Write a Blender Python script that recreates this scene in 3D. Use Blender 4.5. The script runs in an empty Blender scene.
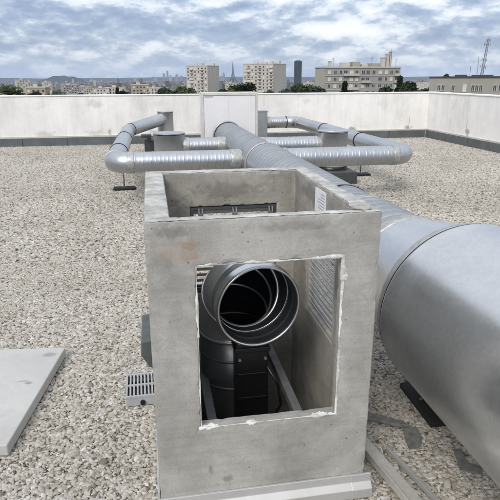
import bpy, bmesh, math, random
from mathutils import Vector, Matrix, noise
R_ = math.radians
PI = math.pi
random.seed(7)
SC = bpy.context.scene
COL = SC.collection

# ------------------------------------------------------------------ camera
F, PSI, TH, RO, H = 549.36, .1743, .3049, -.0037, 1.6
fw = Vector((math.sin(PSI)*math.cos(TH), math.cos(PSI)*math.cos(TH), -math.sin(TH)))
rt = Vector((math.cos(PSI), -math.sin(PSI), 0)); up = rt.cross(fw)
r2 = rt*math.cos(RO) + up*math.sin(RO); u2 = up*math.cos(RO) - rt*math.sin(RO)
cam = bpy.data.cameras.new('camera'); cam_o = bpy.data.objects.new('camera', cam); COL.objects.link(cam_o)
M = Matrix((r2, u2, -fw)).transposed().to_4x4(); M.translation = Vector((0, 0, H))
cam_o.matrix_world = M
cam.sensor_width = 36; cam.lens = F/500*36
cam.clip_start = .02; cam.clip_end = 60000
SC.camera = cam_o

def far(px, D, z=None):
    """a point at horizontal distance D in the compass direction of image column px"""
    d = fw + r2*(px-250)/F - u2*(77-250)/F
    h = Vector((d.x, d.y, 0)).normalized()
    return Vector((h.x*D, h.y*D, 0 if z is None else z))
def bearing(px):
    p = far(px, 1); return math.atan2(p.x, p.y)      # clockwise from +Y
def level(y, D):                                     # height seen at row y at distance D
    return H + (77-y)/F*D

# ------------------------------------------------------------------ materials
def mat(name):
    m = bpy.data.materials.new(name); m.use_nodes = True
    nt = m.node_tree; b = nt.nodes['Principled BSDF']
    return m, nt, b
def N(nt, t, **kw):
    n = nt.nodes.new(t)
    for k, v in kw.items():
        if k.startswith('i_'):
            key = k[2:]
            key = int(key) if key.isdigit() else key.replace('_', ' ')
            n.inputs[key].default_value = v
        else: setattr(n, k, v)
    return n
def L(nt, a, b): nt.links.new(a, b)
def coords(nt, kind='Object'): return N(nt, 'ShaderNodeTexCoord').outputs[kind]
def ntex(nt, co, scale, detail=6, rough=.6, dist=0):
    n = N(nt, 'ShaderNodeTexNoise'); n.inputs['Scale'].default_value = scale; n.inputs['Detail'].default_value = detail
    n.inputs['Roughness'].default_value = rough; n.inputs['Distortion'].default_value = dist
    if co is not None: L(nt, co, n.inputs['Vector'])
    return n.outputs['Fac']
def ramp(nt, fac, stops, interp='LINEAR'):
    n = N(nt, 'ShaderNodeValToRGB'); cr = n.color_ramp; cr.interpolation = interp
    while len(cr.elements) < len(stops): cr.elements.new(.5)
    for e, (p, c) in zip(cr.elements, stops):
        e.position = p; e.color = (c, c, c, 1) if isinstance(c, (int, float)) else (*c, 1)
    L(nt, fac, n.inputs['Fac']); return n.outputs['Color']
def mix(nt, fac, a, b, mode='MIX'):
    n = N(nt, 'ShaderNodeMix', data_type='RGBA', blend_type=mode)
    for i, v in ((0, fac), (6, a), (7, b)):
        if isinstance(v, (int, float)): n.inputs[i].default_value = v
        elif isinstance(v, tuple): n.inputs[i].default_value = (*v, 1)
        else: L(nt, v, n.inputs[i])
    return n.outputs[2]
def math_(nt, op, a, b=None):
    n = N(nt, 'ShaderNodeMath', operation=op)
    for i, v in ((0, a), (1, b)):
        if v is None: continue
        if isinstance(v, (int, float)): n.inputs[i].default_value = v
        else: L(nt, v, n.inputs[i])
    return n.outputs[0]
def bump(nt, b, h, strength=.3, dist=.01):
    n = N(nt, 'ShaderNodeBump'); n.inputs['Strength'].default_value = strength; n.inputs['Distance'].default_value = dist
    L(nt, h, n.inputs['Height']); L(nt, n.outputs['Normal'], b.inputs['Normal'])
def simple(name, c, rough=.6, metal=0, var=.12, scale=12, bmp=0, bscale=60, spec=.5):
    m, nt, b = mat(name); co = coords(nt)
    n = ntex(nt, co, scale)
    lo = tuple(x*(1-var) for x in c); hi = tuple(min(1, x*(1+var)) for x in c)
    L(nt, ramp(nt, n, [(.3, lo), (.7, hi)]), b.inputs['Base Color'])
    b.inputs['Roughness'].default_value = rough; b.inputs['Metallic'].default_value = metal
    b.inputs['Specular IOR Level'].default_value = spec
    if bmp: bump(nt, b, ntex(nt, co, bscale, 4), bmp, .004)
    return m
def spots(nt, co, pts, wsc=9):
    """sum of soft irregular blobs at given object-space points: (x,y,z,rx,ry,rz,strength)"""
    wob = N(nt, 'ShaderNodeTexNoise'); wob.inputs['Scale'].default_value = wsc; wob.inputs['Detail'].default_value = 6
    L(nt, co, wob.inputs['Vector'])
    s1 = N(nt, 'ShaderNodeVectorMath', operation='SUBTRACT'); L(nt, wob.outputs['Color'], s1.inputs[0]); s1.inputs[1].default_value = (.5, .5, .5)
    acc = None
    for (x, y, z, rx, ry, rz, st) in pts:
        a = N(nt, 'ShaderNodeVectorMath', operation='SUBTRACT'); L(nt, co, a.inputs[0]); a.inputs[1].default_value = (x, y, z)
        d = N(nt, 'ShaderNodeVectorMath', operation='DIVIDE'); L(nt, a.outputs[0], d.inputs[0]); d.inputs[1].default_value = (rx, ry, rz)
        w = N(nt, 'ShaderNodeVectorMath', operation='MULTIPLY_ADD'); L(nt, s1.outputs[0], w.inputs[0]); w.inputs[1].default_value = (2.2, 2.2, 2.2); L(nt, d.outputs[0], w.inputs[2])
        ln = N(nt, 'ShaderNodeVectorMath', operation='LENGTH'); L(nt, w.outputs[0], ln.inputs[0])
        mr = N(nt, 'ShaderNodeMapRange', interpolation_type='SMOOTHSTEP'); L(nt, ln.outputs['Value'], mr.inputs[0])
        mr.inputs[1].default_value = 1; mr.inputs[2].default_value = .35; mr.inputs[3].default_value = 0; mr.inputs[4].default_value = st
        acc = mr.outputs[0] if acc is None else math_(nt, 'MAXIMUM', acc, mr.outputs[0])
    return acc

# raw concrete of the shaft
def concrete(name, lo, hi, rust=None, dark=None):
    m, nt, b = mat(name); co = coords(nt)
    st = N(nt, 'ShaderNodeMapping'); st.inputs['Scale'].default_value = (1, 1, .25); L(nt, co, st.inputs['Vector'])
    big = ntex(nt, co, 3.2, 8, .62, .4); streak = ntex(nt, st.outputs[0], 14, 5, .6); fine = ntex(nt, co, 140, 4, .7)
    c = ramp(nt, big, [(.30, lo), (.5, tuple((a+d)/2 for a, d in zip(lo, hi))), (.70, hi)])
    c = mix(nt, .3, c, ramp(nt, streak, [(.3, .66), (.7, 1.0)]), 'MULTIPLY')
    c = mix(nt, .38, c, ramp(nt, fine, [(.3, .55), (.7, 1.08)]), 'MULTIPLY')
    mid = ntex(nt, co, 17, 8, .7, .8); c = mix(nt, .34, c, ramp(nt, mid, [(.32, .62), (.5, .95), (.68, 1.12)]), 'MULTIPLY')
    scr = N(nt, 'ShaderNodeMapping'); scr.inputs['Scale'].default_value = (2.2, 2.2, 26); scr.inputs['Rotation'].default_value = (0, .12, 0); L(nt, co, scr.inputs['Vector'])
    c = mix(nt, .28, c, ramp(nt, ntex(nt, scr.outputs[0], 2.0, 5, .6), [(.35, .7), (.6, 1.05)]), 'MULTIPLY')
    v = N(nt, 'ShaderNodeTexVoronoi'); v.inputs['Scale'].default_value = 26; L(nt, co, v.inputs['Vector'])
    pits = ramp(nt, v.outputs['Distance'], [(.05, .0), (.13, 1.0)])
    gate = ramp(nt, ntex(nt, co, 6, 3), [(.52, 1.0), (.6, .0)])
    pits = mix(nt, 1, pits, gate, 'LIGHTEN')
    c = mix(nt, .7, c, pits, 'MULTIPLY')
    if dark: c = mix(nt, spots(nt, co, dark, 30), c, tuple(x*.5 for x in lo))
    if rust: c = mix(nt, spots(nt, co, rust, 34), c, (.30, .17, .08))
    L(nt, c, b.inputs['Base Color']); b.inputs['Roughness'].default_value = .92; b.inputs['Specular IOR Level'].default_value = .25
    h = mix(nt, .5, fine, ramp(nt, big, [(.2, 0), (.8, 1)]))
    h = mix(nt, .5, h, pits, 'MULTIPLY')
    bump(nt, b, h, .45, .004)
    return m
m_conc = concrete('raw_concrete', (.30, .293, .272), (.53, .522, .49),
    rust=[(.105, 1.70, 1.080, .042, .06, .022, .5), (.02, 1.70, 1.088, .06, .06, .018, .18), (.100, 1.70, 1.046, .05, .06, .020, .42), (.07, 1.70, 1.06, .12, .06, .05, .18)],
    dark=[(.05, 1.70, 1.13, .09, .05, .025, .5), (.21, 1.70, .165, .03, .04, .02, .55), (.15, 1.70, .21, .01, .04, .03, .5), (.45, 1.7, 1.13, .22, .04, .02, .35),
          (.55, 1.7, .10, .18, .04, .02, .35), (.12, 1.7, .9, .03, .04, .05, .3)])
m_inside = concrete('soiled_shaded_concrete', (.24, .228, .20), (.50, .48, .435), dark=[(.36, 2.605, 1.08, .22, .1, .05, .45), (.685, 2.3, 1.1, .1, .25, .06, .5), (.12, 2.6, .95, .1, .1, .12, .5)])  # stains, plus a darker base tone standing in for shade inside the shaft
m_slab = concrete('pale_concrete', (.50, .51, .52), (.66, .67, .67))
def mortar_mat(name, lo, hi, a, z):
    m, nt, b = mat(name); co = coords(nt)
    c = ramp(nt, ntex(nt, co, 11, 8, .7), [(a, lo), (z, hi)])
    f = ntex(nt, co, 120, 5, .7)
    c = mix(nt, .4, c, ramp(nt, f, [(.3, .7), (.65, 1.0)]), 'MULTIPLY')
    L(nt, c, b.inputs['Base Color']); b.inputs['Roughness'].default_value = .95; b.inputs['Specular IOR Level'].default_value = .2
    bump(nt, b, f, .6, .005)
    return m
m_mortar = mortar_mat('white_mortar', (.34, .33, .305), (.80, .80, .78), .36, .56)
m_cap = mortar_mat('white_topping', (.33, .325, .305), (.66, .655, .64), .38, .68)

# painted parapet render
def paint_wall():
    m, nt, b = mat('white_wall_paint'); co = coords(nt)
    st = N(nt, 'ShaderNodeMapping'); st.inputs['Scale'].default_value = (1, 1, .12); L(nt, co, st.inputs['Vector'])
    c = ramp(nt, ntex(nt, co, 1.1, 8, .65, .5), [(.3, (.73, .715, .69)), (.62, (.88, .87, .85))])
    c = mix(nt, .45, c, ramp(nt, ntex(nt, st.outputs[0], 3.5, 7, .7), [(.32, .72), (.6, 1.0)]), 'MULTIPLY')
    c = mix(nt, .3, c, ramp(nt, ntex(nt, co, 40, 5, .7), [(.3, .75), (.6, 1.0)]), 'MULTIPLY')
    Yw = 14.26
    brown = [(-1.33, Yw, .98, .26, .3, .13, .75), (-2.52, Yw, 1.0, .2, .3, .14, .3), (-2.55, Yw, .27, .35, .3, .1, .85), (-1.35, Yw, .3, .3, .3, .1, .75), (-3.85, Yw, .3, .25, .3, .14, .7),
             (-.2, Yw, .95, .25, .3, .3, .25), (.25, Yw, .98, .3, .3, .1, .35), (4.0, Yw, 1.0, .14, .3, .1, .5), (6.15, Yw, .9, .2, .3, .18, .4), (6.6, Yw, .7, .15, .3, .25, .25),
             (7.43, 12.9, .98, .3, .25, .2, .4), (7.43, 12.4, .9, .3, .2, .35, .3)]
    c = mix(nt, math_(nt, 'MULTIPLY', spots(nt, co, brown), .5), c, (.40, .35, .27))
    dr = N(nt, 'ShaderNodeMapping'); dr.inputs['Scale'].default_value = (1, 1, .05); L(nt, co, dr.inputs['Vector'])
    sxz = N(nt, 'ShaderNodeSeparateXYZ'); L(nt, co, sxz.inputs[0]); tp_ = N(nt, 'ShaderNodeMapRange'); L(nt, sxz.outputs['Z'], tp_.inputs[0]); tp_.inputs[1].default_value = .5; tp_.inputs[2].default_value = 1.18; tp_.inputs[3].default_value = .05; tp_.inputs[4].default_value = .28
    c = mix(nt, math_(nt, 'MULTIPLY', ramp(nt, ntex(nt, dr.outputs[0], 11, 4, .6), [(.55, 0), (.70, 1)]), tp_.outputs[0]), c, (.50, .48, .44))
    grey = [(5.25, Yw, .25, .14, .3, .08, .9), (6.9, Yw, .26, .13, .3, .09, .9), (7.43, 12.25, .32, .3, .13, .14, .9), (6.9, Yw, .42, .02, .3, .14, .7), (7.43, 12.3, .5, .3, .02, .2, .6), (-1.0, Yw, .30, .05, .3, .1, .7), (.2, Yw, .3, .3, .3, .08, .5)]
    c = mix(nt, spots(nt, co, grey), c, (.33, .32, .30))
    L(nt, c, b.inputs['Base Color']); b.inputs['Roughness'].default_value = .85; b.inputs['Specular IOR Level'].default_value = .25
    bump(nt, b, ntex(nt, co, 25, 6, .7), .25, .01)
    return m
m_wall = paint_wall()
m_coping = simple('coping_paint', (.82, .82, .80), .7, var=.07, scale=4)
m_skirt = simple('skirting_grey', (.105, .115, .12), .5, var=.25, scale=3, bmp=.15)
m_ledge = simple('ledge_metal', (.55, .54, .50), .5, .3, .15, 4)

# galvanised sheet
def galv(name, c=(.62, .64, .66), rough=(.26, .42), spangle=.5, scale=30, dull=0.0, low=.82):
    m, nt, b = mat(name); co = coords(nt)
    v = N(nt, 'ShaderNodeTexVoronoi'); v.inputs['Scale'].default_value = scale; L(nt, co, v.inputs['Vector'])
    sp = N(nt, 'ShaderNodeSeparateColor'); L(nt, v.outputs['Color'], sp.inputs[0])
    big = ntex(nt, co, 2.5, 7, .65, .6)
    lo = tuple(x*low for x in c)
    col = mix(nt, spangle*.35, ramp(nt, big, [(.3, lo), (.65, c)]), ramp(nt, sp.outputs[0], [(0, tuple(x*.7 for x in c)), (1, tuple(min(1, x*1.15) for x in c))]))
    L(nt, col, b.inputs['Base Color']); b.inputs['Metallic'].default_value = 1-dull
    sm = ntex(nt, co, 7, 6, .7)
    L(nt, math_(nt, 'ADD', ramp(nt, sm, [(.3, rough[0]), (.7, rough[1])]), math_(nt, 'MULTIPLY', sp.outputs[1], .06*spangle)), b.inputs['Roughness'])
    bump(nt, b, ntex(nt, co, 3, 1), .08, .02)
    return m
m_galv = galv('galvanised_sheet', (.54, .56, .58), (.26, .40), .6, 50)
m_big = galv('smooth_galvanised_sheet', (.66, .67, .675), (.25, .32), .5, 70, .05, .93)
m_dull = galv('weathered_galvanised_sheet', (.47, .49, .505), (.30, .46), .5, 40, .1)
m_riser = galv('dark_riser_steel', (.20, .205, .21), (.34, .48), .3, 30, .2)  # riser steel in a darker tone than the elbow
m_stub = galv('light_outlet_metal', (.66, .675, .69), (.38, .5), .4, 30, .3)
m_inner = galv('elbow_duct_steel', (.62, .63, .64), (.26, .38), .3, 30, .18)  # paler steel of the elbow and its seams
m_tape = simple('pale_sealing_tape', (.43, .43, .415), .42, .6, .25, 26, .3, 80)
m_alu = galv('aluminium_trim', (.58, .58, .57), (.5, .62), .1, 20, .5)
m_rubber = simple('black_rubber', (.012, .012, .013), .8, var=.3, scale=40, bmp=.3, bscale=120)
m_black = simple('black_plastic', (.0045, .0045, .005), .32, var=.3, scale=20)
m_curb = simple('dark_curb_metal', (.055, .06, .062), .55, var=.25, scale=6)
m_panel = simple('white_unit_panel', (.72, .715, .72), .5, var=.05, scale=3)
m_frame = simple('unit_frame_metal', (.60, .585, .54), .5, .2, .12, 8)
m_hood = simple('slate_grey_hood', (.075, .085, .085), .5, var=.25, scale=18, bmp=.3)
m_louv = simple('louvre_grey_paint', (.42, .42, .40), .55, var=.2, scale=22, bmp=.2)
m_paper = simple('white_label_paper', (.78, .78, .80), .7, var=.08, scale=60)
m_ink = simple('grey_print', (.35, .36, .40), .7)
m_grate = simple('grey_drain_plastic', (.36, .37, .38), .5, var=.12, scale=30)
m_rail = simple('grey_steel_rail', (.21, .215, .22), .5, .5, .2, 20)
m_off = simple('dark_offcut_metal', (.19, .19, .18), .55, .3, .35, 30, .3)
m_profile = galv('dusty_profile_metal', (.56, .545, .50), (.5, .65), .9, 90, .7)
m_stone = concrete('loose_concrete', (.36, .35, .325), (.56, .55, .515))

# far buildings
def facade(name, c, var=.1, scale=.3):
    m, nt, b = mat(name); co = coords(nt)
    st = N(nt, 'ShaderNodeMapping'); st.inputs['Scale'].default_value = (1, 1, .3); L(nt, co, st.inputs['Vector'])
    n = ntex(nt, st.outputs[0], scale, 7, .65)
    L(nt, ramp(nt, n, [(.3, tuple(x*(1-var) for x in c)), (.7, tuple(x*(1+var) for x in c))]), b.inputs['Base Color'])
    b.inputs['Roughness'].default_value = .9
    return m
m_f_beige = facade('beige_facade', (.43, .40, .34)); m_f_side = facade('grey_beige_gable', (.47, .445, .40))
m_f_white = facade('pale_facade', (.47, .45, .405)); m_f_grey = facade('warm_grey_facade', (.32, .305, .275))
m_f_tan = facade('tan_facade', (.36, .31, .245)); m_f_blue = facade('blue_grey_tower', (.16, .19, .24)); m_f_dark = facade('dark_tower_glass', (.02, .024, .032))
m_glass = simple('window_glass', (.06, .065, .075), .2, var=.4, scale=.4)
m_blind = simple('window_blind', (.62, .60, .55), .6, var=.15, scale=.5)
m_wframe = simple('window_frame_white', (.52, .51, .48), .6)
m_roofd = simple('dark_roofing', (.055, .055, .06), .8)
m_mast = simple('mast_steel', (.16, .16, .17), .6, .3)
m_iron = simple('iron_lattice', (.035, .03, .028), .8)

def leafmat(name, c):
    m, nt, b = mat(name); co = coords(nt)
    n = ntex(nt, co, .9, 5, .7)
    L(nt, ramp(nt, n, [(.3, tuple(x*.6 for x in c)), (.5, c), (.75, tuple(x*1.7 for x in c))]), b.inputs['Base Color'])
    b.inputs['Roughness'].default_value = .75; b.inputs['Specular IOR Level'].default_value = .2
    return m
m_leaf = leafmat('leaf_green', (.055, .074, .030)); m_leaf2 = leafmat('leaf_dark_green', (.028, .046, .024)); m_leaf3 = leafmat('leaf_olive', (.074, .078, .034))
m_bark = simple('bark', (.06, .045, .032), .9, var=.3)

# ------------------------------------------------------------------ mesh helpers
def link(name, bm, m, parent=None, smooth=False):
    me = bpy.data.meshes.new(name); bm.to_mesh(me); bm.free()
    o = bpy.data.objects.new(name, me); COL.objects.link(o)
    for x in (m if isinstance(m, (list, tuple)) else [m]): me.materials.append(x)
    if smooth:
        for p in me.polygons: p.use_smooth = True
    if parent: o.parent = parent
    return o
def tag(o, label=None, cat=None, group=None, kind=None):
    if label: o['label'] = label
    if cat: o['category'] = cat
    if group: o['group'] = group
    if kind: o['kind'] = kind
    return o
def thing(name, label, cat, group=None, loc=(0, 0, 0), rz=0):
    o = bpy.data.objects.new(name, None); COL.objects.link(o); o.empty_display_size = .1
    o.location = loc; o.rotation_euler = (0, 0, rz)
    return tag(o, label, cat, group)
def B(): return bmesh.new()
def bx(bm, x0, x1, y0, y1, z0, z1, mi=0, M=None):
    vs = [bm.verts.new((x, y, z)) for x in (x0, x1) for y in (y0, y1) for z in (z0, z1)]
    if M:
        for v in vs: v.co = M @ v.co
    for f in ((0, 1, 3, 2), (4, 6, 7, 5), (0, 4, 5, 1), (2, 3, 7, 6), (0, 2, 6, 4), (1, 5, 7, 3)):
        bm.faces.new([vs[i] for i in f]).material_index = mi
    return vs
def bevel(o, w=.004, seg=2):
    md = o.modifiers.new('bevel', 'BEVEL'); md.width = w; md.segments = seg; md.limit_method = 'ANGLE'; md.angle_limit = R_(35)
    return o
def frame_of(t):
    t = t.normalized(); a = Vector((0, 0, 1)) if abs(t.z) < .9 else Vector((1, 0, 0))
    u = t.cross(a).normalized(); return u, u.cross(t).normalized()
def sweep(bm, pts, rad, seg=32, cap=True):
    """a round tube along a polyline; rad a number or a list. The frame is carried along so it never twists."""
    pts = [Vector(p) for p in pts]; n = len(pts)
    rad = rad if isinstance(rad, (list, tuple)) else [rad]*n
    u = None; rings = []
    for i, p in enumerate(pts):
        t = (pts[min(i+1, n-1)] - pts[max(i-1, 0)]).normalized()
        if u is None: u, v = frame_of(t)
        else:
            u = (u - t*u.dot(t)).normalized(); v = t.cross(u).normalized()
        w = t.cross(u)
        rings.append([bm.verts.new(p + (u*math.cos(a) + w*math.sin(a))*rad[i]) for a in (2*PI*k/seg for k in range(seg))])
    for a, b in zip(rings, rings[1:]):
        for k in range(seg): bm.faces.new((a[k], a[(k+1) % seg], b[(k+1) % seg], b[k]))
    if cap:
        bm.faces.new(rings[0][::-1]); bm.faces.new(rings[-1])
    return rings
def lathe(bm, c, axis, prof, seg=40, cap=False):
    """prof = [(along, radius)] about the line c + axis*along"""
    axis = Vector(axis).normalized(); c = Vector(c); u, v = frame_of(axis); rings = []
    for s, r in prof:
        rings.append([bm.verts.new(c + axis*s + (u*math.cos(a) + v*math.sin(a))*r) for a in (2*PI*k/seg for k in range(seg))])
    for a, b in zip(rings, rings[1:]):
        for k in range(seg): bm.faces.new((a[k], b[k], b[(k+1) % seg], a[(k+1) % seg]))
    if cap:
        bm.faces.new(rings[0]); bm.faces.new(rings[-1][::-1])
    return rings
def spiral(bm, a, b, r, pitch=.07, h=.005, w=.010, seg=40):
    """lock-seam spiral duct from a to b: a raised helical seam runs round a thin tube"""
    a, b = Vector(a), Vector(b); ax = (b-a); Ln = ax.length; ax.normalize(); u, v = frame_of(ax)
    prof = [(0, 0), (w*.2, h), (w*.8, h), (w, 0), (w*1.2, -.0002), (pitch*.5-w*.3, -.0002), (pitch*.5, 0), (pitch*.5+w*.25, h*.4), (pitch*.5+w*.5, 0), (pitch*.5+w*.8, -.0002), (pitch-w*.2, -.0002)]
    rows = []
    n = int(Ln/pitch) + 2
    for k in range(-1, n):
        for s, dh in prof: rows.append((k*pitch + s, dh))
    grid = []
    for s, dh in rows:
        g = []
        for i in range(seg+1):
            al = s + pitch*i/seg; al = max(0, min(Ln, al)); ang = 2*PI*i/seg
            g.append(bm.verts.new(a + ax*al + (u*math.cos(ang) + v*math.sin(ang))*(r+dh)))
        grid.append(g)
    for p, q in zip(grid, grid[1:]):
        for i in range(seg):
            if (p[i].co-q[i].co).length + (p[i+1].co-q[i+1].co).length < 1e-6: continue
            bm.faces.new((p[i], q[i], q[i+1], p[i+1]))
    bmesh.ops.remove_doubles(bm, verts=bm.verts, dist=1e-6)
    bmesh.ops.recalc_face_normals(bm, faces=bm.faces)
def arc(c, e1, e2, r, a0, a1, n=14):
    c, e1, e2 = Vector(c), Vector(e1).normalized(), Vector(e2).normalized()
    return [c + (e1*math.cos(t) + e2*math.sin(t))*r for t in (a0 + (a1-a0)*i/n for i in range(n+1))]
def bend(p0, p1, p2, r, n=12):
    """fillet points at corner p1 of the line p0-p1-p2"""
    p0, p1, p2 = Vector(p0), Vector(p1), Vector(p2)
    d1 = (p0-p1).normalized(); d2 = (p2-p1).normalized(); th = d1.angle(d2); t = r/math.tan(th/2)
    A, Bq = p1+d1*t, p1+d2*t; bis = (d1+d2).normalized(); c = p1 + bis*(r/math.sin(th/2))
    ra, rb = (A-c), (Bq-c); ang = ra.angle(rb); pts = []
    for i in range(n+1):
        s = i/n; k = (math.sin((1-s)*ang)*ra + math.sin(s*ang)*rb)/math.sin(ang); pts.append(c+k)
    return pts
def band(name, m, parent, c, axis, r, w, t=.006, seg=44, rough=0.0):
    bm = B(); pr = [(-w/2, r-.004), (-w/2, r+t*.6), (-w*.35, r+t), (w*.35, r+t), (w/2, r+t*.6), (w/2, r-.004)]
    rings = lathe(bm, c, axis, pr, seg)
    if rough:
        ax = Vector(axis).normalized()
        for ri in rings:
            for vtx in ri:
                q = vtx.co*14
                vtx.co += ax*noise.noise(q)*rough + (vtx.co-Vector(c)).normalized()*noise.noise(q*2.3)*rough*.25
    bmesh.ops.recalc_face_normals(bm, faces=bm.faces)
    return link(name, bm, m, parent, True)
def voxel(xs, ys, zs, solid):
    bm = B(); V = {}
    def vv(i, j, k):
        if (i, j, k) not in V: V[(i, j, k)] = bm.verts.new((xs[i], ys[j], zs[k]))
        return V[(i, j, k)]
    nx, ny, nz = len(xs)-1, len(ys)-1, len(zs)-1
    def S(i, j, k): return 0 <= i < nx and 0 <= j < ny and 0 <= k < nz and solid((xs[i]+xs[i+1])/2, (ys[j]+ys[j+1])/2, (zs[k]+zs[k+1])/2)
    for i in range(nx):
        for j in range(ny):
            for k in range(nz):
                if not S(i, j, k): continue
                if not S(i-1, j, k): bm.faces.new([vv(i, j, k), vv(i, j, k+1), vv(i, j+1, k+1), vv(i, j+1, k)])
                if not S(i+1, j, k): bm.faces.new([vv(i+1, j, k), vv(i+1, j+1, k), vv(i+1, j+1, k+1), vv(i+1, j, k+1)])
                if not S(i, j-1, k): bm.faces.new([vv(i, j, k), vv(i+1, j, k), vv(i+1, j, k+1), vv(i, j, k+1)])
                if not S(i, j+1, k): bm.faces.new([vv(i, j+1, k), vv(i, j+1, k+1), vv(i+1, j+1, k+1), vv(i+1, j+1, k)])
                if not S(i, j, k-1): bm.faces.new([vv(i, j, k), vv(i, j+1, k), vv(i+1, j+1, k), vv(i+1, j, k)])
                if not S(i, j, k+1): bm.faces.new([vv(i, j, k+1), vv(i+1, j, k+1), vv(i+1, j+1, k+1), vv(i, j+1, k+1)])
    return bm
def copy_tree(o, parent=None):
    c = o.copy(); COL.objects.link(c); c.parent = parent
    for ch in list(o.children): copy_tree(ch, c)
    return c

# ------------------------------------------------------------------ concrete shaft
X0, X1, Y0, Y1, ZT = -.040, .755, 1.700, 2.690, 1.167
XI0, XI1, YI0, YI1 = .045, .685, 1.750, 2.605
OX0, OX1, OZ0, OZ1 = .120, .622, .395, 1.012
shaft = thing('concrete_shaft', 'open-topped raw concrete shaft with square front opening edged in white mortar', 'concrete shaft')
BV = (.165, .594, .55, 1.0); SV = (1.96, 2.36, .55, .93)
def sol(x, y, z):
    if XI0 < x < XI1 and YI0 < y < YI1: return False
    if y < YI0 and OX0 < x < OX1 and OZ0 < z < OZ1: return False
    if y > YI1 and BV[0] < x < BV[1] and BV[2] < z < BV[3]: return False
    if x > XI1 and SV[0] < y < SV[1] and SV[2] < z < SV[3]: return False
    return True
def fine(vals, d):
    vals = sorted(set(vals)); out = []
    for a, b in zip(vals, vals[1:]):
        n = max(1, round((b-a)/d)); out += [a+(b-a)*i/n for i in range(n)]
    return out + [vals[-1]]
bm = voxel(fine((X0, XI0, OX0, BV[0], BV[1], OX1, XI1, X1), .017), fine((Y0, YI0, SV[0], SV[1], YI1, Y1), .025), [-1.2, -.6]+fine((0, OZ0, .55, .93, 1.0, OZ1, ZT), .02), sol)
bm.normal_update()
for v in bm.verts:
    c = v.co; q = c*9
    ns = [f.normal.copy() for f in v.link_faces]; tot = Vector((0, 0, 0))
    for n_ in ns: tot += n_
    arris = tot.length < .97*len(ns)
    k = noise.noise(q+Vector((4, 1, 7)))*.0012
    if arris:
        m1 = max(0, noise.noise(c*34+Vector((2, 2, 2)))-.15); k -= .0015 + .011*m1
    if c.z > .01: v.co = c + tot.normalized()*k
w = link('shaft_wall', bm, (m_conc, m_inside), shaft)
for p in w.data.polygons:        # the never-painted inner faces: soiled, and darkened in colour for interior shade
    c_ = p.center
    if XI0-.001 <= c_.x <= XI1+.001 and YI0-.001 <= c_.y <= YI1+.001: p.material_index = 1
bevel(w, .004, 2)
bm = B(); bx(bm, X0, X1, Y0, Y1, -1.3, -1.2); link('shaft_floor', bm, m_black, shaft)
# rough white topping along the top of the four walls
bm = B()
def strip_top(x0, x1, y0, y1, d=.011):
    nx = max(2, int((x1-x0)/d)); ny = max(2, int((y1-y0)/d)); g = []
    for i in range(nx+1):
        row = []
        for j in range(ny+1):
            x = x0 + (x1-x0)*i/nx; y = y0 + (y1-y0)*j/ny; q = Vector((x*30, y*30, 0))
            h = .0018 + .0012*noise.noise(q) + .0010*noise.noise(q*3.1)
            edge = i in (0, nx) or j in (0, ny)
            z = ZT + (max(.0012, h) if not edge else .0008 - .004*max(0, noise.noise(q*2)))
            row.append(bm.verts.new((x + .003*noise.noise(q+Vector((9, 0, 0))), y + .003*noise.noise(q+Vector((0, 7, 0))), z)))
        g.append(row)
    for i in range(nx):
        for j in range(ny): bm.faces.new((g[i][j], g[i+1][j], g[i+1][j+1], g[i][j+1]))
e = .004
strip_top(X0+e, XI0-e, Y0+e, Y1-e); strip_top(XI1+e, X1-e, Y0+e, Y1-e); strip_top(XI0-e, XI1+e, Y0+e, YI0-e); strip_top(XI0-e, XI1+e, YI1+e, Y1-e)
link('mortar_topping', bm, m_cap, shaft, True)
# mortar smeared round the front opening
def smear(bm, p, q, wout, win, thick, gap=lambda s: 1.0, seed=0):
    """a lumpy ribbon on the front face along p-q (x,z pairs); wout outwards, win over the reveal"""
    p, q = Vector(p), Vector(q); d = (q-p); Ln = d.length; d.normalize(); nrm = Vector((d.y, -d.x))
    n = int(Ln/.004); rows = []
    for i in range(n+1):
        s = i/n; c = p + (q-p)*s; k = Vector((s*Ln*26, seed*7.3, 0)); a = gap(s)*max(.12, min(1.1, .75+1.5*noise.noise(Vector((s*Ln*9, seed*3.1, 4)))))
        j1 = (.62+.6*noise.noise(k)+.30*noise.noise(k*3)+.18*noise.noise(k*8))*wout*a + (.0005 if wout > 0 else -.0005); t = (.45+.5*abs(noise.noise(k*1.7+Vector((3, 3, 0))))+.3*abs(noise.noise(k*6)))*thick*a + .0006
        j2 = (.55+.5*noise.noise(k*.8+Vector((5, 1, 0)))+.12*noise.noise(k*4))*win*a
        o1 = c + nrm*j1; om = c + nrm*j1*.5
        rows.append([bm.verts.new((o1.x, Y0-.0006, o1.y)), bm.verts.new((om.x + .002*noise.noise(k*4), Y0-t, om.y)),
                     bm.verts.new((c.x-nrm.x*.004*a, Y0-t*.7, c.y-nrm.y*.004*a)), bm.verts.new((c.x-nrm.x*.0035*a, Y0+j2+.001, c.y-nrm.y*.0035*a)), bm.verts.new((c.x+nrm.x*.001, Y0+j2+.002, c.y+nrm.y*.001))])
    for a, b in zip(rows, rows[1:]):
        for k in range(4): bm.faces.new((a[k], a[k+1], b[k+1], b[k]))
bm = B()
smear(bm, (OX1+.004, OZ1), (OX0-.006, OZ1), .014, .005, .0022, seed=1)
smear(bm, (OX0, OZ1), (OX0, OZ0), .0075, .005, .0018, lambda s: .2 if .42 < s < .6 else (1 if s < .42 else .75), seed=2)
smear(bm, (OX0-.008, OZ0), (OX1+.004, OZ0), .009, .006, .002, lambda s: 1.5 if s < .3 else .6, seed=3)
smear(bm, (OX1, OZ0-.004), (OX1, OZ1+.01), .011, .005, .002, lambda s: .8 if s < .85 else 1.7, seed=4)
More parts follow.
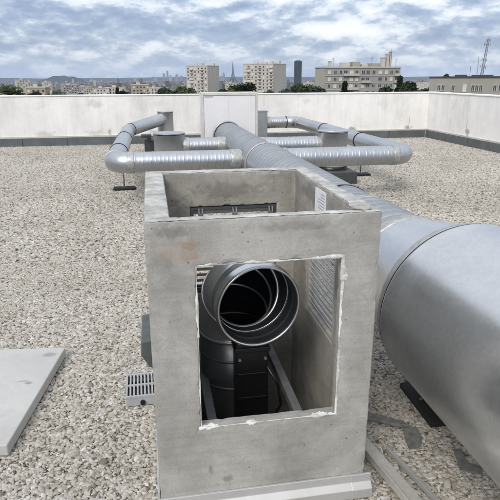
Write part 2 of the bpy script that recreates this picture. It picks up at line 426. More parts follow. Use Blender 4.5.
for cx, rx in ((.150, .026), (.172, .014), (.303, .022), (.318, .012), (.548, .024), (.572, .020), (.604, .012), (.122, .018)):      # dabs on the sill edge
    ce = bm.verts.new((cx, Y0-.0026, OZ0+.0012)); ring = []; ring2 = []
    for k in range(20):
        a = 2*PI*k/20; r = rx*(.6+.9*abs(noise.noise(Vector((cx*40, 2*math.cos(a), 2*math.sin(a)))))+.35*noise.noise(Vector((cx*70, 6*math.cos(a), 6*math.sin(a))))); x = cx + r*math.cos(a); z = OZ0 + r*.62*math.sin(a)
        zz = min(z, OZ0+.004); yy = Y0-.0005 + max(0, z-OZ0)*1.5
        ring.append(bm.verts.new((x, yy, zz))); ring2.append(bm.verts.new((cx+(x-cx)*.65, Y0-.0024+max(0, z-OZ0)*1.2, min(OZ0+.0022, OZ0+(z-OZ0)*.65))))
    for k in range(20):
        bm.faces.new((ring[k], ring[(k+1) % 20], ring2[(k+1) % 20], ring2[k])); bm.faces.new((ring2[k], ring2[(k+1) % 20], ce))
bmesh.ops.recalc_face_normals(bm, faces=bm.faces)
link('mortar_edging', bm, m_mortar, shaft, True)
# louvres
def louvre(bm, u0, u1, z0, z1, n, place, depth=.035):
    """slats between u0..u1; place(u, d, z) -> point; d runs through the wall"""
    dz = (z1-z0)/n
    for i in range(n):
        a = z0 + i*dz
        pts = [(0, a+dz*.95), (.004, a+dz*1.02), (depth, a+dz*.22), (depth-.004, a+dz*.12)]
        A = [bm.verts.new(place(u0, d, z)) for d, z in pts]; Bq = [bm.verts.new(place(u1, d, z)) for d, z in pts]
        for k in range(4): bm.faces.new((A[k], A[(k+1) % 4], Bq[(k+1) % 4], Bq[k]))
        bm.faces.new(A[::-1]); bm.faces.new(Bq)
    bmesh.ops.recalc_face_normals(bm, faces=bm.faces)
def rim(bm, u0, u1, z0, z1, place, wd=.014, d0=-.006, d1=.05):
    for (a, b, c, d) in ((u0, u1, z0, z0+wd), (u0, u1, z1-wd, z1), (u0, u0+wd, z0+wd, z1-wd), (u1-wd, u1, z0+wd, z1-wd)):
        vs = [bm.verts.new(place(u, dd, z)) for u in (a, b) for dd in (d0, d1) for z in (c, d)]
        for f in ((0, 1, 3, 2), (4, 6, 7, 5), (0, 4, 5, 1), (2, 3, 7, 6), (0, 2, 6, 4), (1, 5, 7, 3)): bm.faces.new([vs[i] for i in f])
    bmesh.ops.recalc_face_normals(bm, faces=bm.faces)
g = .003
for (u0, u1, z0, z1, n, pl) in ((BV[0]+g, BV[1]-g, BV[2]+g, BV[3]-g, 14, lambda u, d, z: (u, YI1+.012+d, z)),
                                (SV[0]+g, SV[1]-g, SV[2]+g, SV[3]-g, 12, lambda u, d, z: (XI1+.010+d, u, z))):
    bm = B(); louvre(bm, u0+.012, u1-.012, z0+.012, z1-.016, n, pl); lv = link('louvre', bm, m_louv, shaft)
    bm = B(); rim(bm, u0, u1, z0, z1, pl); link('louvre_frame', bm, m_curb if u0 < .3 else m_louv, lv)
# bent mesh guard wires seen at the slot in the back wall
for x in (.215, .382, .562):
    bm = B()
    for q in (-.008, .008): sweep(bm, [(x+q, 2.603, .992), (x+q, 2.592, .97), (x+q, 2.594, .90)], .004, 6)
    bx(bm, x-.012, x+.012, 2.590, 2.6, .955, .965); link('vent_clip', bm, m_rail, shaft)
# slate-grey hood fixed to the left wall
bm = B()
pr = [(-.0405, .600), (-.086, .590), (-.090, .53), (-.060, .475), (-.0405, .465)]
for y in (2.03, 2.30):
    for x, z in pr: bm.verts.new((x, y, z))
bm.verts.ensure_lookup_table(); v = list(bm.verts); n = len(pr)
for k in range(n): bm.faces.new((v[k], v[(k+1) % n], v[n+(k+1) % n], v[n+k]))
bm.faces.new(v[:n][::-1]); bm.faces.new(v[n:]); bmesh.ops.recalc_face_normals(bm, faces=bm.faces)
bevel(link('vent_hood', bm, m_hood, shaft), .006)
# paper label inside the right wall, with lines of faint print
bm = B()
for (y0, z0, y1, z1) in ((2.10, 1.045, 2.25, 1.15),):
    bx(bm, XI1-.0022, XI1-.0004, y0, y1, z0, z1)
st = link('paper_label', bm, m_paper, shaft)
bm = B(); rnd = random.Random(3)
for i in range(7): bx(bm, XI1-.0030, XI1-.0023, 2.115, 2.115+rnd.uniform(.05, .12), 1.058+i*.0125, 1.0615+i*.0125)
link('print_line', bm, m_ink, st)
# aluminium base flashing along the front foot, with a joint sleeve at its end
bm = B()
pr = [(Y0-.0008, .112), (Y0-.010, .112), (Y0-.012, .080), (Y0-.034, .060), (Y0-.036, .022), (Y0-.030, .018), (Y0-.0008, .018)]
def extr(bm, pr, x0, x1, grow=0):
    A = [bm.verts.new((x0, y-grow, z+grow*.5)) for y, z in pr]; Bq = [bm.verts.new((x1, y-grow, z+grow*.5)) for y, z in pr]; n = len(pr)
    for k in range(n): bm.faces.new((A[k], A[(k+1) % n], Bq[(k+1) % n], Bq[k]))
    bm.faces.new(A[::-1]); bm.faces.new(Bq); bmesh.ops.recalc_face_normals(bm, faces=bm.faces)
extr(bm, pr, X0-.012, .700); bevel(link('base_flashing', bm, m_alu, shaft), .002)
bm = B(); extr(bm, pr, .695, X1+.022, .003); bevel(link('flashing_sleeve', bm, m_alu, shaft), .002)
bm = B(); bx(bm, X0-.010, X0-.001, Y0+.001, 2.68, .0, .14); bevel(link('side_flashing', bm, m_alu, shaft), .002)
# two steel rails crossing the inside
for x in (.172, .515):
    bm = B(); bx(bm, x-.018, x+.018, YI0+.001, YI1-.001, .300, .335); bevel(link('support_rail', bm, m_rail, shaft), .003)

# loose lump of concrete on the corner
bm = B(); bmesh.ops.create_icosphere(bm, subdivisions=3, radius=1)
for v in bm.verts:
    q = v.co*1.4; v.co = Vector((max(-.8, min(.8, v.co.x)), max(-.75, min(.75, v.co.y)), max(-.6, min(.55, v.co.z))))*(1+.22*noise.noise(q)+.1*noise.noise(q*3))
    v.co = Vector((v.co.x*.048, v.co.y*.028, v.co.z*.015))
o = link('concrete_lump', bm, m_stone); o.location = (.690, 1.742, ZT+.012); o.rotation_euler = (0, 0, -.3)
tag(o, 'small rough lump of concrete lying on the front right corner of the shaft', 'concrete lump')

# ------------------------------------------------------------------ elbow duct inside the shaft
eb = thing('elbow_duct', 'dark steel elbow duct with round open mouth inside the concrete shaft', 'elbow duct')
mr = .152; nh = Vector((.13, -.985, .02)).normalized()
base = Vector((.312, 2.215, .540)); rb = .250
ctr = base + Vector((nh.x, nh.y, 0)).normalized()*rb
hz = Vector((nh.x, nh.y, 0)).normalized()
apts = [ctr - hz*rb*math.cos(t) + Vector((0, 0, rb*math.sin(t))) for t in (PI/2*1.06*i/16 for i in range(17))]
tip = apts[-1]; nd = (apts[-1]-apts[-2]).normalized()
def shell(bm, pts, r, t=.004, seg=48):
    A = sweep(bm, pts, r, seg, False); C2 = sweep(bm, pts, r-t, seg, False)
    for k in range(seg):
        bm.faces.new((A[-1][k], A[-1][(k+1) % seg], C2[-1][(k+1) % seg], C2[-1][k])); bm.faces.new((A[0][k], C2[0][k], C2[0][(k+1) % seg], A[0][(k+1) % seg]))
    bmesh.ops.recalc_face_normals(bm, faces=bm.faces)
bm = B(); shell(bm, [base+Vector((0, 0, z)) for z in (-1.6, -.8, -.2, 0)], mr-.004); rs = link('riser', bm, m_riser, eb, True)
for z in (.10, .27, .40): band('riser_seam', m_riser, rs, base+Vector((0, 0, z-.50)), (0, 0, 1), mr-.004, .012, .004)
m_duct_shade = simple('duct_shade_steel', (.045, .048, .055), .45, .6, .3, 14)  # near-black steel: the shade inside the duct painted as colour
bm = B(); shell(bm, apts, mr); el = link('elbow', bm, m_inner, eb, True)
bm = B(); sweep(bm, apts, mr-.0055, 48, False); sweep(bm, [base+Vector((0, 0, z)) for z in (-1.55, 0)], mr-.0095, 48, False); link('shade_sheet', bm, m_duct_shade, el, True)  # added inner sheets that darken the elbow and riser like shade
for i in (4, 8, 12):
    bm = B(); ax_ = (apts[i+1]-apts[i-1]).normalized(); lathe(bm, apts[i], ax_, [(-.005, mr-.005), (-.003, mr-.012), (.003, mr-.012), (.005, mr-.005)], 48); bmesh.ops.recalc_face_normals(bm, faces=bm.faces); link('inner_seam', bm, m_inner, el, True)
for i in (0, 8, 16): band('elbow_seam', m_inner, eb, apts[i], (apts[min(i+1, 16)]-apts[max(0, i-1)]), mr, .012, .005)
bm = B()
lathe(bm, tip, nd, [(-.004, mr+.004), (.0, mr+.007), (.045, mr+.007), (.049, mr+.012), (.055, mr+.012), (.058, mr+.006), (.092, mr+.006), (.095, mr+.010), (.100, mr+.010), (.101, mr+.004), (.097, mr+.001), (.06, mr+.0005), (.052, mr-.004), (.045, mr-.001), (-.004, mr-.001)], 64)
bmesh.ops.recalc_face_normals(bm, faces=bm.faces)
link('mouth_sleeve', bm, galv('mouth_steel', (.56, .58, .60), (.22, .34), .2, 30, .05), eb, True)
bm = B(); lathe(bm, tip, nd, [(.0, mr-.0028), (.044, mr-.0028)], 64); lathe(bm, tip, nd, [(.058, mr-.0015), (.092, mr-.0005)], 64); bmesh.ops.recalc_face_normals(bm, faces=bm.faces); link('sleeve_shade_sheet', bm, m_duct_shade, eb, True)  # same painted shade on sheets inside the mouth sleeve
fb = thing('black_box', 'upright black box under the elbow mouth inside the shaft', 'fan box')  # black block filling the black area below the mouth
bm = B(); bx(bm, .285, .420, 1.955, 2.035, .02, .60); bevel(link('casing', bm, m_black, fb), .006)
bm = B(); bx(bm, .279, .426, 1.949, 2.041, .545, .565); bevel(link('flange', bm, m_black, fb), .003)
for z in (.44, .33, .22): bm = B(); bx(bm, .292, .413, 1.9490, 1.9548, z, z+.012); bevel(link('rib', bm, m_black, fb), .002)
for x in (.300, .405): bm = B(); sweep(bm, [(x, 1.945, .515), (x, 1.955, .515)], .006, 10); link('bolt', bm, m_rail, fb)
bm = B(); sweep(bm, [(.41, 1.95, .48), (.455, 1.93, .40), (.47, 1.94, .30), (.43, 1.96, .20), (.44, 1.95, .05)], .006, 10); link('cable', bm, m_black, fb, True)
bm = B(); bmesh.ops.create_uvsphere(bm, u_segments=16, v_segments=10, radius=.012, matrix=Matrix.Translation((.300, 1.945, .600))); link('knob', bm, m_wframe, fb, True)
bm = B(); bx(bm, .29, .415, 2.0351, 2.05, .30, .40); link('bracket', bm, m_rail, fb)

# ------------------------------------------------------------------ main duct
AX, AZ = 1.36, .585
duct = thing('ventilation_duct', 'long grey spiral main duct swelling into the big smooth drum beside the shaft', 'duct')
def seg_(y0, y1, r, pitch=.125, h=.0065):
    bm = B(); spiral(bm, (AX, y0, AZ), (AX, y1, AZ), r, pitch, h, .016, 56); return link('spiral_section', bm, m_dull, duct, True)
seg_(6.55, 10.052, .242); seg_(3.36, 6.52, .256); seg_(2.70, 3.33, .272, .10)
band('duct_collar', m_tape, duct, (AX, 6.56, AZ), (0, 1, 0), .262, .035, .007, 56)
band('clamp_ring', m_rubber, duct, (AX, 6.60, AZ), (0, 1, 0), .250, .025, .006, 56)
band('clamp_ring', m_rubber, duct, (AX, 9.93, AZ), (0, 1, 0), .246, .03, .008, 56)
band('duct_flange', m_dull, duct, (AX, 10.02, AZ), (0, 1, 0), .250, .03, .018, 56)
band('duct_collar', m_tape, duct, (AX, 3.345, AZ), (0, 1, 0), .270, .06, .006, 56, .006)
band('strap', m_rubber, duct, (AX, 3.78, AZ), (0, 1, 0), .262, .02, .005, 56)
band('duct_collar', m_tape, duct, (AX, 2.70, AZ), (0, 1, 0), .286, .075, .006, 64, .006)
bm = B(); lathe(bm, (AX, 0, AZ), (0, 1, 0), [(2.66, .288), (2.60, .300), (2.5, .317), (2.35, .345), (2.24, .368), (2.15, .382), (2.09, .386)], 96)
bmesh.ops.recalc_face_normals(bm, faces=bm.faces); link('reducer', bm, m_big, duct, True)
band('duct_collar', m_tape, duct, (AX, 2.135, AZ), (0, 1, 0), .388, .06, .006, 96, .005)
bm = B(); lathe(bm, (AX, 0, AZ), (0, 1, 0), [(2.098, .384), (2.100, .402), (2.096, .406), (2.088, .4065), (2.078, .4045), (2.0, .4045), (1.6, .405), (1.2, .4055), (.6, .406), (-.2, .406), (-1.2, .406), (-1.2, .39)], 128)
bmesh.ops.recalc_face_normals(bm, faces=bm.faces); link('drum', bm, m_big, duct, True)
band('clamp_ring', m_rubber, duct, (AX, 2.103, AZ), (0, 1, 0), .4015, .010, .003, 96)
# tape tabs sticking up where the drum meets the reducer
bm = B()
for k, a in enumerate((58, 50, 42)):
    a = R_(a); c = Vector((AX+.40*math.cos(a), 2.155, AZ+.40*math.sin(a)))
    sweep(bm, [c+Vector((-.03*math.sin(a), 0, .03*math.cos(a))), c+Vector((.004, .012, .008)), c+Vector((.03*math.sin(a), .004, -.03*math.cos(a)))], [.008, .014, .009], 12)
link('tape_tab', bm, m_tape, duct, True)

# ------------------------------------------------------------------ branch ducts
def straight(par, a, b, r, pitch=.10):
    bm = B(); spiral(bm, a, b, r, pitch, .0034, .009, 40); return link('spiral_section', bm, m_galv, par, True)
def elbow(par, pts, r, name='elbow'):
    bm = B(); sweep(bm, pts, r, 40, False); bmesh.ops.recalc_face_normals(bm, faces=bm.faces); return link(name, bm, m_galv, par, True)
def branch(label, pts, r, bends, start_tape=True, plain=(), end_tape=True, rings=()):
    """pts a polyline; each inner corner gets an elbow of radius bends[i]; straight runs between"""
    t = thing('branch_duct', label, 'branch duct')
    pts = [Vector(p) for p in pts]; cur = pts[0]
    for i in range(1, len(pts)-1):
        bp = bend(pts[i-1], pts[i], pts[i+1], bends[i-1])
        a, b = cur, bp[0]
        if i-1 in plain: elbow(t, [a, b], r, 'plain_section')
        else: straight(t, a, b, r)
        elbow(t, bp, r+.004)
        d1 = (pts[i]-pts[i-1]).normalized(); d2 = (pts[i+1]-pts[i]).normalized()
        band('tape_band', m_tape, t, bp[0], d1, r+.004, .085, .003, 40, .007)
        band('tape_band' if i % 2 else 'clamp_ring', m_tape if i % 2 else m_rubber, t, bp[-1], d2, r+.004, .05 if i % 2 else .02, .005, 40, .003)
        cur = bp[-1]
    if len(pts)-2 in plain: elbow(t, [cur, pts[-1]], r, 'plain_section')
    else: straight(t, cur, pts[-1], r)
    d0 = (pts[1]-pts[0]).normalized(); dn = (pts[-1]-pts[-2]).normalized()
    if start_tape: band('tape_band', m_tape, t, pts[0]+d0*.075, d0, r+.003, .15, .003, 40, .02)
    if end_tape: band('tape_band', m_tape, t, pts[-1]-dn*.05, dn, r+.003, .10, .003, 40, .012)
    for (k, s, mm) in rings:
        p = pts[k]+(pts[k+1]-pts[k])*s; band('clamp_ring', mm, t, p, pts[k+1]-pts[k], r+.003, .025, .005, 40)
    return t
BR = .128
branch('long left branch duct on a rod stand, bending twice towards the parapet', [(AX-.225, 7.05, AZ), (-.47, 7.05, AZ), (-.46, 11.75, AZ-.02), (.26, 12.86, .70)], BR, (.20, .30), plain=(1,), rings=((1, .22, m_rubber), (1, .62, m_rubber)))
branch('short left branch duct from the main duct to the lidded cylinder', [(AX-.215, 8.62, AZ), (.47, 8.62, AZ)], BR, ())
branch('long right branch duct with bend near the gravel, running back to the parapet', [(AX+.225, 7.05, AZ), (3.43, 7.05, AZ), (3.42, 12.9, AZ), (2.66, 12.9, AZ)], BR, (.20, .28), plain=(1,), rings=((1, .30, m_rubber), (1, .64, m_rubber)))
branch('short right branch duct from the main duct to the lidded cylinder', [(AX+.215, 8.45, AZ), (2.62, 8.45, AZ)], BR, ())

# roof outlets
def outlet(label, x, y, r, ztop, curb, zc=.2):
    t = thing('roof_outlet', label, 'roof outlet')
    bm = B(); bx(bm, curb[0], curb[1], curb[2], curb[3], 0, zc); bevel(link('curb', bm, m_curb, t), .008)
    bm = B(); lathe(bm, (x, y, 0), (0, 0, 1), [(zc, r+.02), (zc+.05, r+.02), (zc+.055, r-.02)], 48); bmesh.ops.recalc_face_normals(bm, faces=bm.faces); link('collar', bm, m_black, t, True)
    bm = B(); lathe(bm, (x, y, 0), (0, 0, 1), [(zc+.05, r), (zc+.06, r), (ztop-.03, r), (ztop-.03, r+.003)], 48); bmesh.ops.recalc_face_normals(bm, faces=bm.faces); link('cylinder_body', bm, m_stub, t, True)
    bm = B(); lathe(bm, (x, y, 0), (0, 0, 1), [(ztop-.022, r+.003), (ztop-.022, r+.007), (ztop-.002, r+.007), (ztop, r+.003), (ztop-.001, r*.95), (ztop+.002, .004)], 48); bmesh.ops.recalc_face_normals(bm, faces=bm.faces)
    bevel(link('lid', bm, m_galv, t, True), .002)
    return t
outlet('galvanised lidded cylinder outlet on dark curb left of the main duct', .27, 8.62, .235, .80, (-.12, .62, 8.22, 9.02))
outlet('galvanised lidded cylinder outlet on dark curb right of the main duct', 2.82, 8.45, .235, .80, (2.42, 3.10, 8.02, 8.80))
o = outlet('small cylinder outlet by the parapet, left of the white unit', .34, 12.95, .175, .87, (-.16, .72, 12.6, 13.3), .26)
bm = B(); bx(bm, -.22, .0, 12.55, 12.95, .32, .38); bx(bm, -.10, .0, 12.57, 12.9, .262, .32); link('bracket_plate', bm, m_curb, o)
t = thing('roof_outlet', 'galvanised square box outlet by the parapet, right of the white unit', 'roof outlet')
bm = B(); bx(bm, 2.25, 2.85, 12.6, 13.2, 0, .24); bevel(link('curb', bm, m_curb, t), .008)
bm = B(); bx(bm, 2.40, 2.66, 12.72, 13.05, .24, .84); bevel(link('box_body', bm, m_dull, t), .006)
bm = B(); bx(bm, 2.385, 2.675, 12.705, 13.065, .84, .86); bevel(link('lid', bm, m_galv, t), .004)

# rod stands
def stand(label, x, y, ztop):
    t = thing('pipe_stand', label, 'pipe stand', loc=(x, y, 0))
    bm = B(); bx(bm, -.17, .17, -.085, .085, .012, .05)
    for v in bm.verts: v.co.x *= 1-.1*(v.co.z > .03)
    bevel(link('foot', bm, m_rubber, t), .012)
    bm = B(); sweep(bm, [(0, 0, .05), (0, 0, ztop)], .010, 10); link('rod', bm, m_rail, t, True)
    bm = B(); lathe(bm, (0, 0, 0), (0, 0, 1), [(.05, .03), (.062, .03), (.062, .012)], 12); link('nut', bm, m_rail, t)
    return t
stand('black rubber foot with thin steel rod under the left duct elbow', -.435, 8.27, AZ-BR+.01)
stand('black rubber foot with thin steel rod under the right duct bend', 3.43, 8.75, AZ-BR+.01)

# supports under the drum
t = thing('duct_support', 'black rubber mat support on the gravel under the big drum', 'duct support')
bm = B(); vs = [(1.235, 2.41), (1.305, 2.43), (1.50, 2.43), (1.50, 2.04), (1.335, 2.045), (1.225, 2.045)]
a = [bm.verts.new((x, y, .012)) for x, y in vs]; b = [bm.verts.new((x, y, .038)) for x, y in vs]
for k in range(len(vs)): bm.faces.new((a[k], a[(k+1) % len(vs)], b[(k+1) % len(vs)], b[k]))
bm.faces.new(a[::-1]); bm.faces.new(b); bmesh.ops.recalc_face_normals(bm, faces=bm.faces); bevel(link('rubber_mat', bm, m_rubber, t), .004)
bm = B(); bx(bm, 1.35, 1.47, 2.10, 2.36, .038, .19); link('post', bm, m_rail, t)
bm = B(); sweep(bm, [(1.27, 2.24, .038), (1.27, 2.24, .044)], .008, 10); link('bolt_head', bm, m_rail, t)

# ------------------------------------------------------------------ white ventilation unit
t = thing('ventilation_unit', 'white panelled ventilation unit at the far end of the main duct', 'ventilation unit')
ux0, ux1, uy0, uy1, uz0, uz1 = .905, 1.925, 10.075, 10.62, .10, 1.335
bm = B(); bx(bm, ux0+.02, ux1-.02, uy0+.012, uy1, uz0, uz1-.02); link('body', bm, m_panel, t)
fr = .045
bm = B(); bx(bm, ux0+fr, ux1-fr, uy0, uy0+.011, uz0+fr, uz1-fr); bevel(link('front_panel', bm, m_panel, t), .003)
bm = B()
for q in ((ux0, ux0+fr-.003, uz0, uz1), (ux1-fr+.003, ux1, uz0, uz1), (ux0+fr-.003, ux1-fr+.003, uz1-fr+.003, uz1), (ux0+fr-.003, ux1-fr+.003, uz0, uz0+fr-.003)):
    bx(bm, q[0], q[1], uy0-.012, uy0+.05, q[2], q[3])
bevel(link('panel_frame', bm, m_frame, t), .004)
bm = B(); bx(bm, ux0+.008, ux1-.008, uy0+.052, uy1+.02, uz1-.018, uz1+.004); link('roof_sheet', bm, m_frame, t)
bm = B(); bx(bm, 1.394, 1.398, uy0-.0015, uy0-.0003, uz0+fr+.01, uz1-fr-.01); link('panel_seam', bm, m_frame, t)
bm = B(); bx(bm, ux0+.06, ux0+.22, uy0-.002, uy0-.0004, uz1-fr-.03, uz1-fr-.012); link('type_plate', bm, m_ink, t)
for y in (10.15, 10.45): bm = B(); bx(bm, ux0+.03, ux1-.03, y, y+.12, 0, .098); link('base_rail', bm, m_curb, t)

# ------------------------------------------------------------------ parapets
YW, XW, HW = 14.26, 7.43, 1.206
wb = thing('parapet_wall', 'long weathered white parapet wall across the far edge of the roof', 'parapet wall')
bm = B(); bx(bm, -12, XW+.26, YW, YW+.24, -.3, HW-.03); link('wall_body', bm, m_wall, wb)
x = XW+.28
while x > -9.5: bm = B(); q = random.uniform(-.002, .002); bx(bm, x-1.996, x, YW-.02+q, YW+.26, HW-.028, HW+q); bevel(link('coping', bm, m_coping, wb), .006); x -= 2.0
bm = B(); bx(bm, -12, XW-.032, YW-.03, YW-.001, .205, .24); link('ledge', bm, m_ledge, wb)
x = XW-.06
while x > -9:
    bm = B(); q = random.uniform(-.006, .006); bx(bm, x-1.03, x, YW-.045+q, YW-.004, 0, .202+q); bevel(link('skirting_plate', bm, m_skirt, wb), .006); x -= 1.045
wr = thing('parapet_wall', 'weathered white parapet wall along the right edge of the roof', 'parapet wall')
bm = B(); bx(bm, XW, XW+.24, -4, YW-.002, -.3, HW-.032); link('wall_body', bm, m_wall, wr)
y = YW-.024
while y > -3: bm = B(); q = random.uniform(-.002, .002); bx(bm, XW-.02+q, XW+.26, y-1.996, y, HW-.03, HW-.002+q); bevel(link('coping', bm, m_coping, wr), .006); y -= 2.0
bm = B(); bx(bm, XW-.03, XW-.001, -4, YW-.032, .205, .24); link('ledge', bm, m_ledge, wr)
y = YW-.06
while y > 5:
    bm = B(); q = random.uniform(-.006, .006); bx(bm, XW-.045+q, XW-.004, y-1.03, y, 0, .202+q); bevel(link('skirting_plate', bm, m_skirt, wr), .006); y -= 1.045

# ------------------------------------------------------------------ things on the gravel
bm = B()
sl = [(-1.50, 3.20), (-.573, 3.09), (-.695, 2.185), (-1.62, 2.30)]
a = [bm.verts.new((x, y, .016)) for x, y in sl]; b = [bm.verts.new((x, y, .072)) for x, y in sl]
for k in range(4): bm.faces.new((a[k], a[(k+1) % 4], b[(k+1) % 4], b[k]))
bm.faces.new(a[::-1]); bm.faces.new(b); bmesh.ops.recalc_face_normals(bm, faces=bm.faces)
m, nt, bb = mat('smooth_slab_concrete'); co = coords(nt)
c = ramp(nt, ntex(nt, co, 2.4, 8, .65, .6), [(.3, (.42, .415, .40)), (.65, (.53, .525, .505))])
c = mix(nt, .3, c, ramp(nt, ntex(nt, co, 90, 4, .7), [(.3, .75), (.65, 1.0)]), 'MULTIPLY')
c = mix(nt, spots(nt, co, [(-.66, 3.01, .07, .05, .03, .1, .7), (-.705, 2.71, .07, .035, .02, .1, .8), (-.74, 2.73, .07, .05, .012, .1, .5), (-.85, 2.45, .07, .12, .06, .1, .2)]), c, (.22, .23, .235))
L(nt, c, bb.inputs['Base Color']); bb.inputs['Roughness'].default_value = .85; bump(nt, bb, ntex(nt, co, 60, 5, .7), .2, .003)
o = bevel(link('concrete_cover_slab', bm, m), .006, 3)
tag(o, 'smooth pale concrete cover slab lying flat on the gravel', 'concrete slab')
# drain grate
t = thing('drain_grate', 'small grey slotted plastic drain grate box beside the shaft', 'drain grate', loc=(-.124, 2.600, .012), rz=.02)
gw, gd, gh = .078, .115, .055
bm = B()
for yy in (-gd, -.006, gd-.012): bx(bm, -gw, gw, yy, yy+.012, gh-.012, gh)
for i in range(9): bx(bm, -gw + i*(2*gw-.009)/8, -gw + i*(2*gw-.009)/8+.009, -gd+.012, -.006, gh-.012, gh-.0005); bx(bm, -gw + i*(2*gw-.009)/8, -gw + i*(2*gw-.009)/8+.009, .006, gd-.012, gh-.012, gh-.0005)
bevel(link('grid', bm, m_grate, t), .0015)
bm = B()
for q in ((-gw, gw, -gd, -gd+.006), (-gw, gw, gd-.006, gd), (-gw, -gw+.006, -gd+.006, gd-.006), (gw-.006, gw, -gd+.006, gd-.006)): bx(bm, q[0]*.985, q[1]*.985, q[2]*.985, q[3]*.985, 0, gh-.0125)
link('box_side', bm, m_grate, t)
bm = B(); bx(bm, -gw+.008, gw-.008, -gd+.008, gd-.008, .002, .008); link('box_bottom', bm, m_black, t)
bm = B(); sweep(bm, [(.005, -gd-.010, .018), (.005, -gd+.002, .018)], .013, 14); link('outlet_spout', bm, m_black, t)
# aluminium angle profiles leaning at the shaft's right foot
def profile(name, label, p, q, wd, ht, m):
    p, q = Vector(p), Vector(q); d = (q-p).normalized(); s = d.cross(Vector((0, 0, 1))).normalized(); u = s.cross(d)
    bm = B(); pr = [(0, 0), (wd, 0), (wd, .004), (.004, .004), (.004, ht), (0, ht)]
    A = [bm.verts.new(p+s*a+u*b) for a, b in pr]; Bq = [bm.verts.new(q+s*a+u*b) for a, b in pr]
    for k in range(6): bm.faces.new((A[k], A[(k+1) % 6], Bq[(k+1) % 6], Bq[k]))
    bm.faces.new(A[::-1]); bm.faces.new(Bq); bmesh.ops.recalc_face_normals(bm, faces=bm.faces)
    return tag(bevel(link(name, bm, m), .001), label, 'metal profile')
profile('metal_profile', 'dusty grey steel channel lying on gravel against the right foot of the shaft', (.895, 1.30, .075), (.800, 2.10, .030), .075, .035, m_profile)
profile('metal_profile', 'thin bright aluminium angle strip lying beside the dusty channel', (1.02, 1.38, .05), (.938, 1.90, .030), .028, .02, m_alu)
def scrap(label, pts, z, th=.006, wob=.012):
    bm = B(); A = [bm.verts.new((x, y, z+wob*noise.noise(Vector((x*20, y*20, 1))))) for x, y in pts]; Bq = [bm.verts.new(v.co+Vector((0, 0, th))) for v in A]; n = len(pts)
    for k in range(n): bm.faces.new((A[k], A[(k+1) % n], Bq[(k+1) % n], Bq[k]))
    bm.faces.new(A[::-1]); bm.faces.new(Bq); bmesh.ops.recalc_face_normals(bm, faces=bm.faces)
    return tag(link('metal_offcut', bm, m_off), label, 'metal offcut')
scrap('long dark metal offcut on the gravel touching the shaft', [(.80, 2.20), (.90, 2.215), (1.00, 2.165), (1.10, 2.095), (1.125, 2.045), (1.07, 2.055), (.97, 2.12), (.80, 2.15)], .030)
scrap('stubby bent dark metal offcut on the gravel between the profiles and drum', [(1.085, 2.045), (1.140, 2.03), (1.135, 1.96), (1.10, 1.90), (1.045, 1.905), (1.06, 1.97)], .030)
scrap('narrow greyish metal offcut on the gravel below the black mat', [(1.235, 1.86), (1.275, 1.865), (1.25, 1.77), (1.30, 1.73), (1.27, 1.70), (1.20, 1.735)], .024)

# ------------------------------------------------------------------ roof and gravel
def poly_with_hole(name, rect, hole, z, m, parent=None):
    xs = [rect[0], hole[0], hole[1], rect[1]]; ys = [rect[2], hole[2], hole[3], rect[3]]
    bm = B(); V = [[bm.verts.new((x, y, z)) for y in ys] for x in xs]
    for i in range(3):
        for j in range(3):
            if i == 1 and j == 1: continue
            bm.faces.new((V[i][j], V[i+1][j], V[i+1][j+1], V[i][j+1]))
    return link(name, bm, m)
m_bed, nt, bb = mat('gravel_bed'); co = coords(nt)
v = N(nt, 'ShaderNodeTexVoronoi'); v.inputs['Scale'].default_value = 42; L(nt, co, v.inputs['Vector'])
sp = N(nt, 'ShaderNodeSeparateColor'); L(nt, v.outputs['Color'], sp.inputs[0])
c = ramp(nt, sp.outputs[0], [(0, (.26, .24, .21)), (.4, (.38, .355, .31)), (.8, (.48, .45, .40)), (1, (.58, .55, .51))])
L(nt, c, bb.inputs['Base Color']); bb.inputs['Roughness'].default_value = .95
bump(nt, bb, ramp(nt, v.outputs['Distance'], [(0, 1), (.7, 0)]), 1, .012)
hole = (X0+.001, X1-.001, Y0+.001, Y1-.001)
roof = poly_with_hole('roof', (-14, XW, -14, YW), hole, 0, m_bed); tag(roof, kind='structure')

m_peb, nt, bb = mat('pebble'); oi = N(nt, 'ShaderNodeObjectInfo'); co = coords(nt)
c = ramp(nt, oi.outputs['Random'], [(0, (.12, .107, .09)), (.05, (.23, .205, .17)), (.2, (.39, .35, .295)), (.5, (.46, .42, .365)), (.78, (.52, .485, .435)), (.95, (.58, .555, .515)), (1, (.66, .64, .61))])
mot = ntex(nt, co, 90, 4, .6)
geo = N(nt, 'ShaderNodeNewGeometry')
drift = ntex(nt, geo.outputs['Position'], .55, 6, .65, .5); dirt = ntex(nt, geo.outputs['Position'], 2.3, 6, .7, .3)
c = mix(nt, .4, c, ramp(nt, mot, [(.3, .7), (.7, 1.05)]), 'MULTIPLY')
c = mix(nt, 1, c, ramp(nt, drift, [(.3, (.80, .805, .79)), (.55, (.955, .975, .985)), (.75, (1.03, 1.045, 1.05))]), 'MULTIPLY')
c = mix(nt, ramp(nt, dirt, [(.60, 0), (.72, .45)]), c, (.20, .18, .145))
L(nt, c, bb.inputs['Base Color']); bb.inputs['Roughness'].default_value = .95; bb.inputs['Specular IOR Level'].default_value = .15

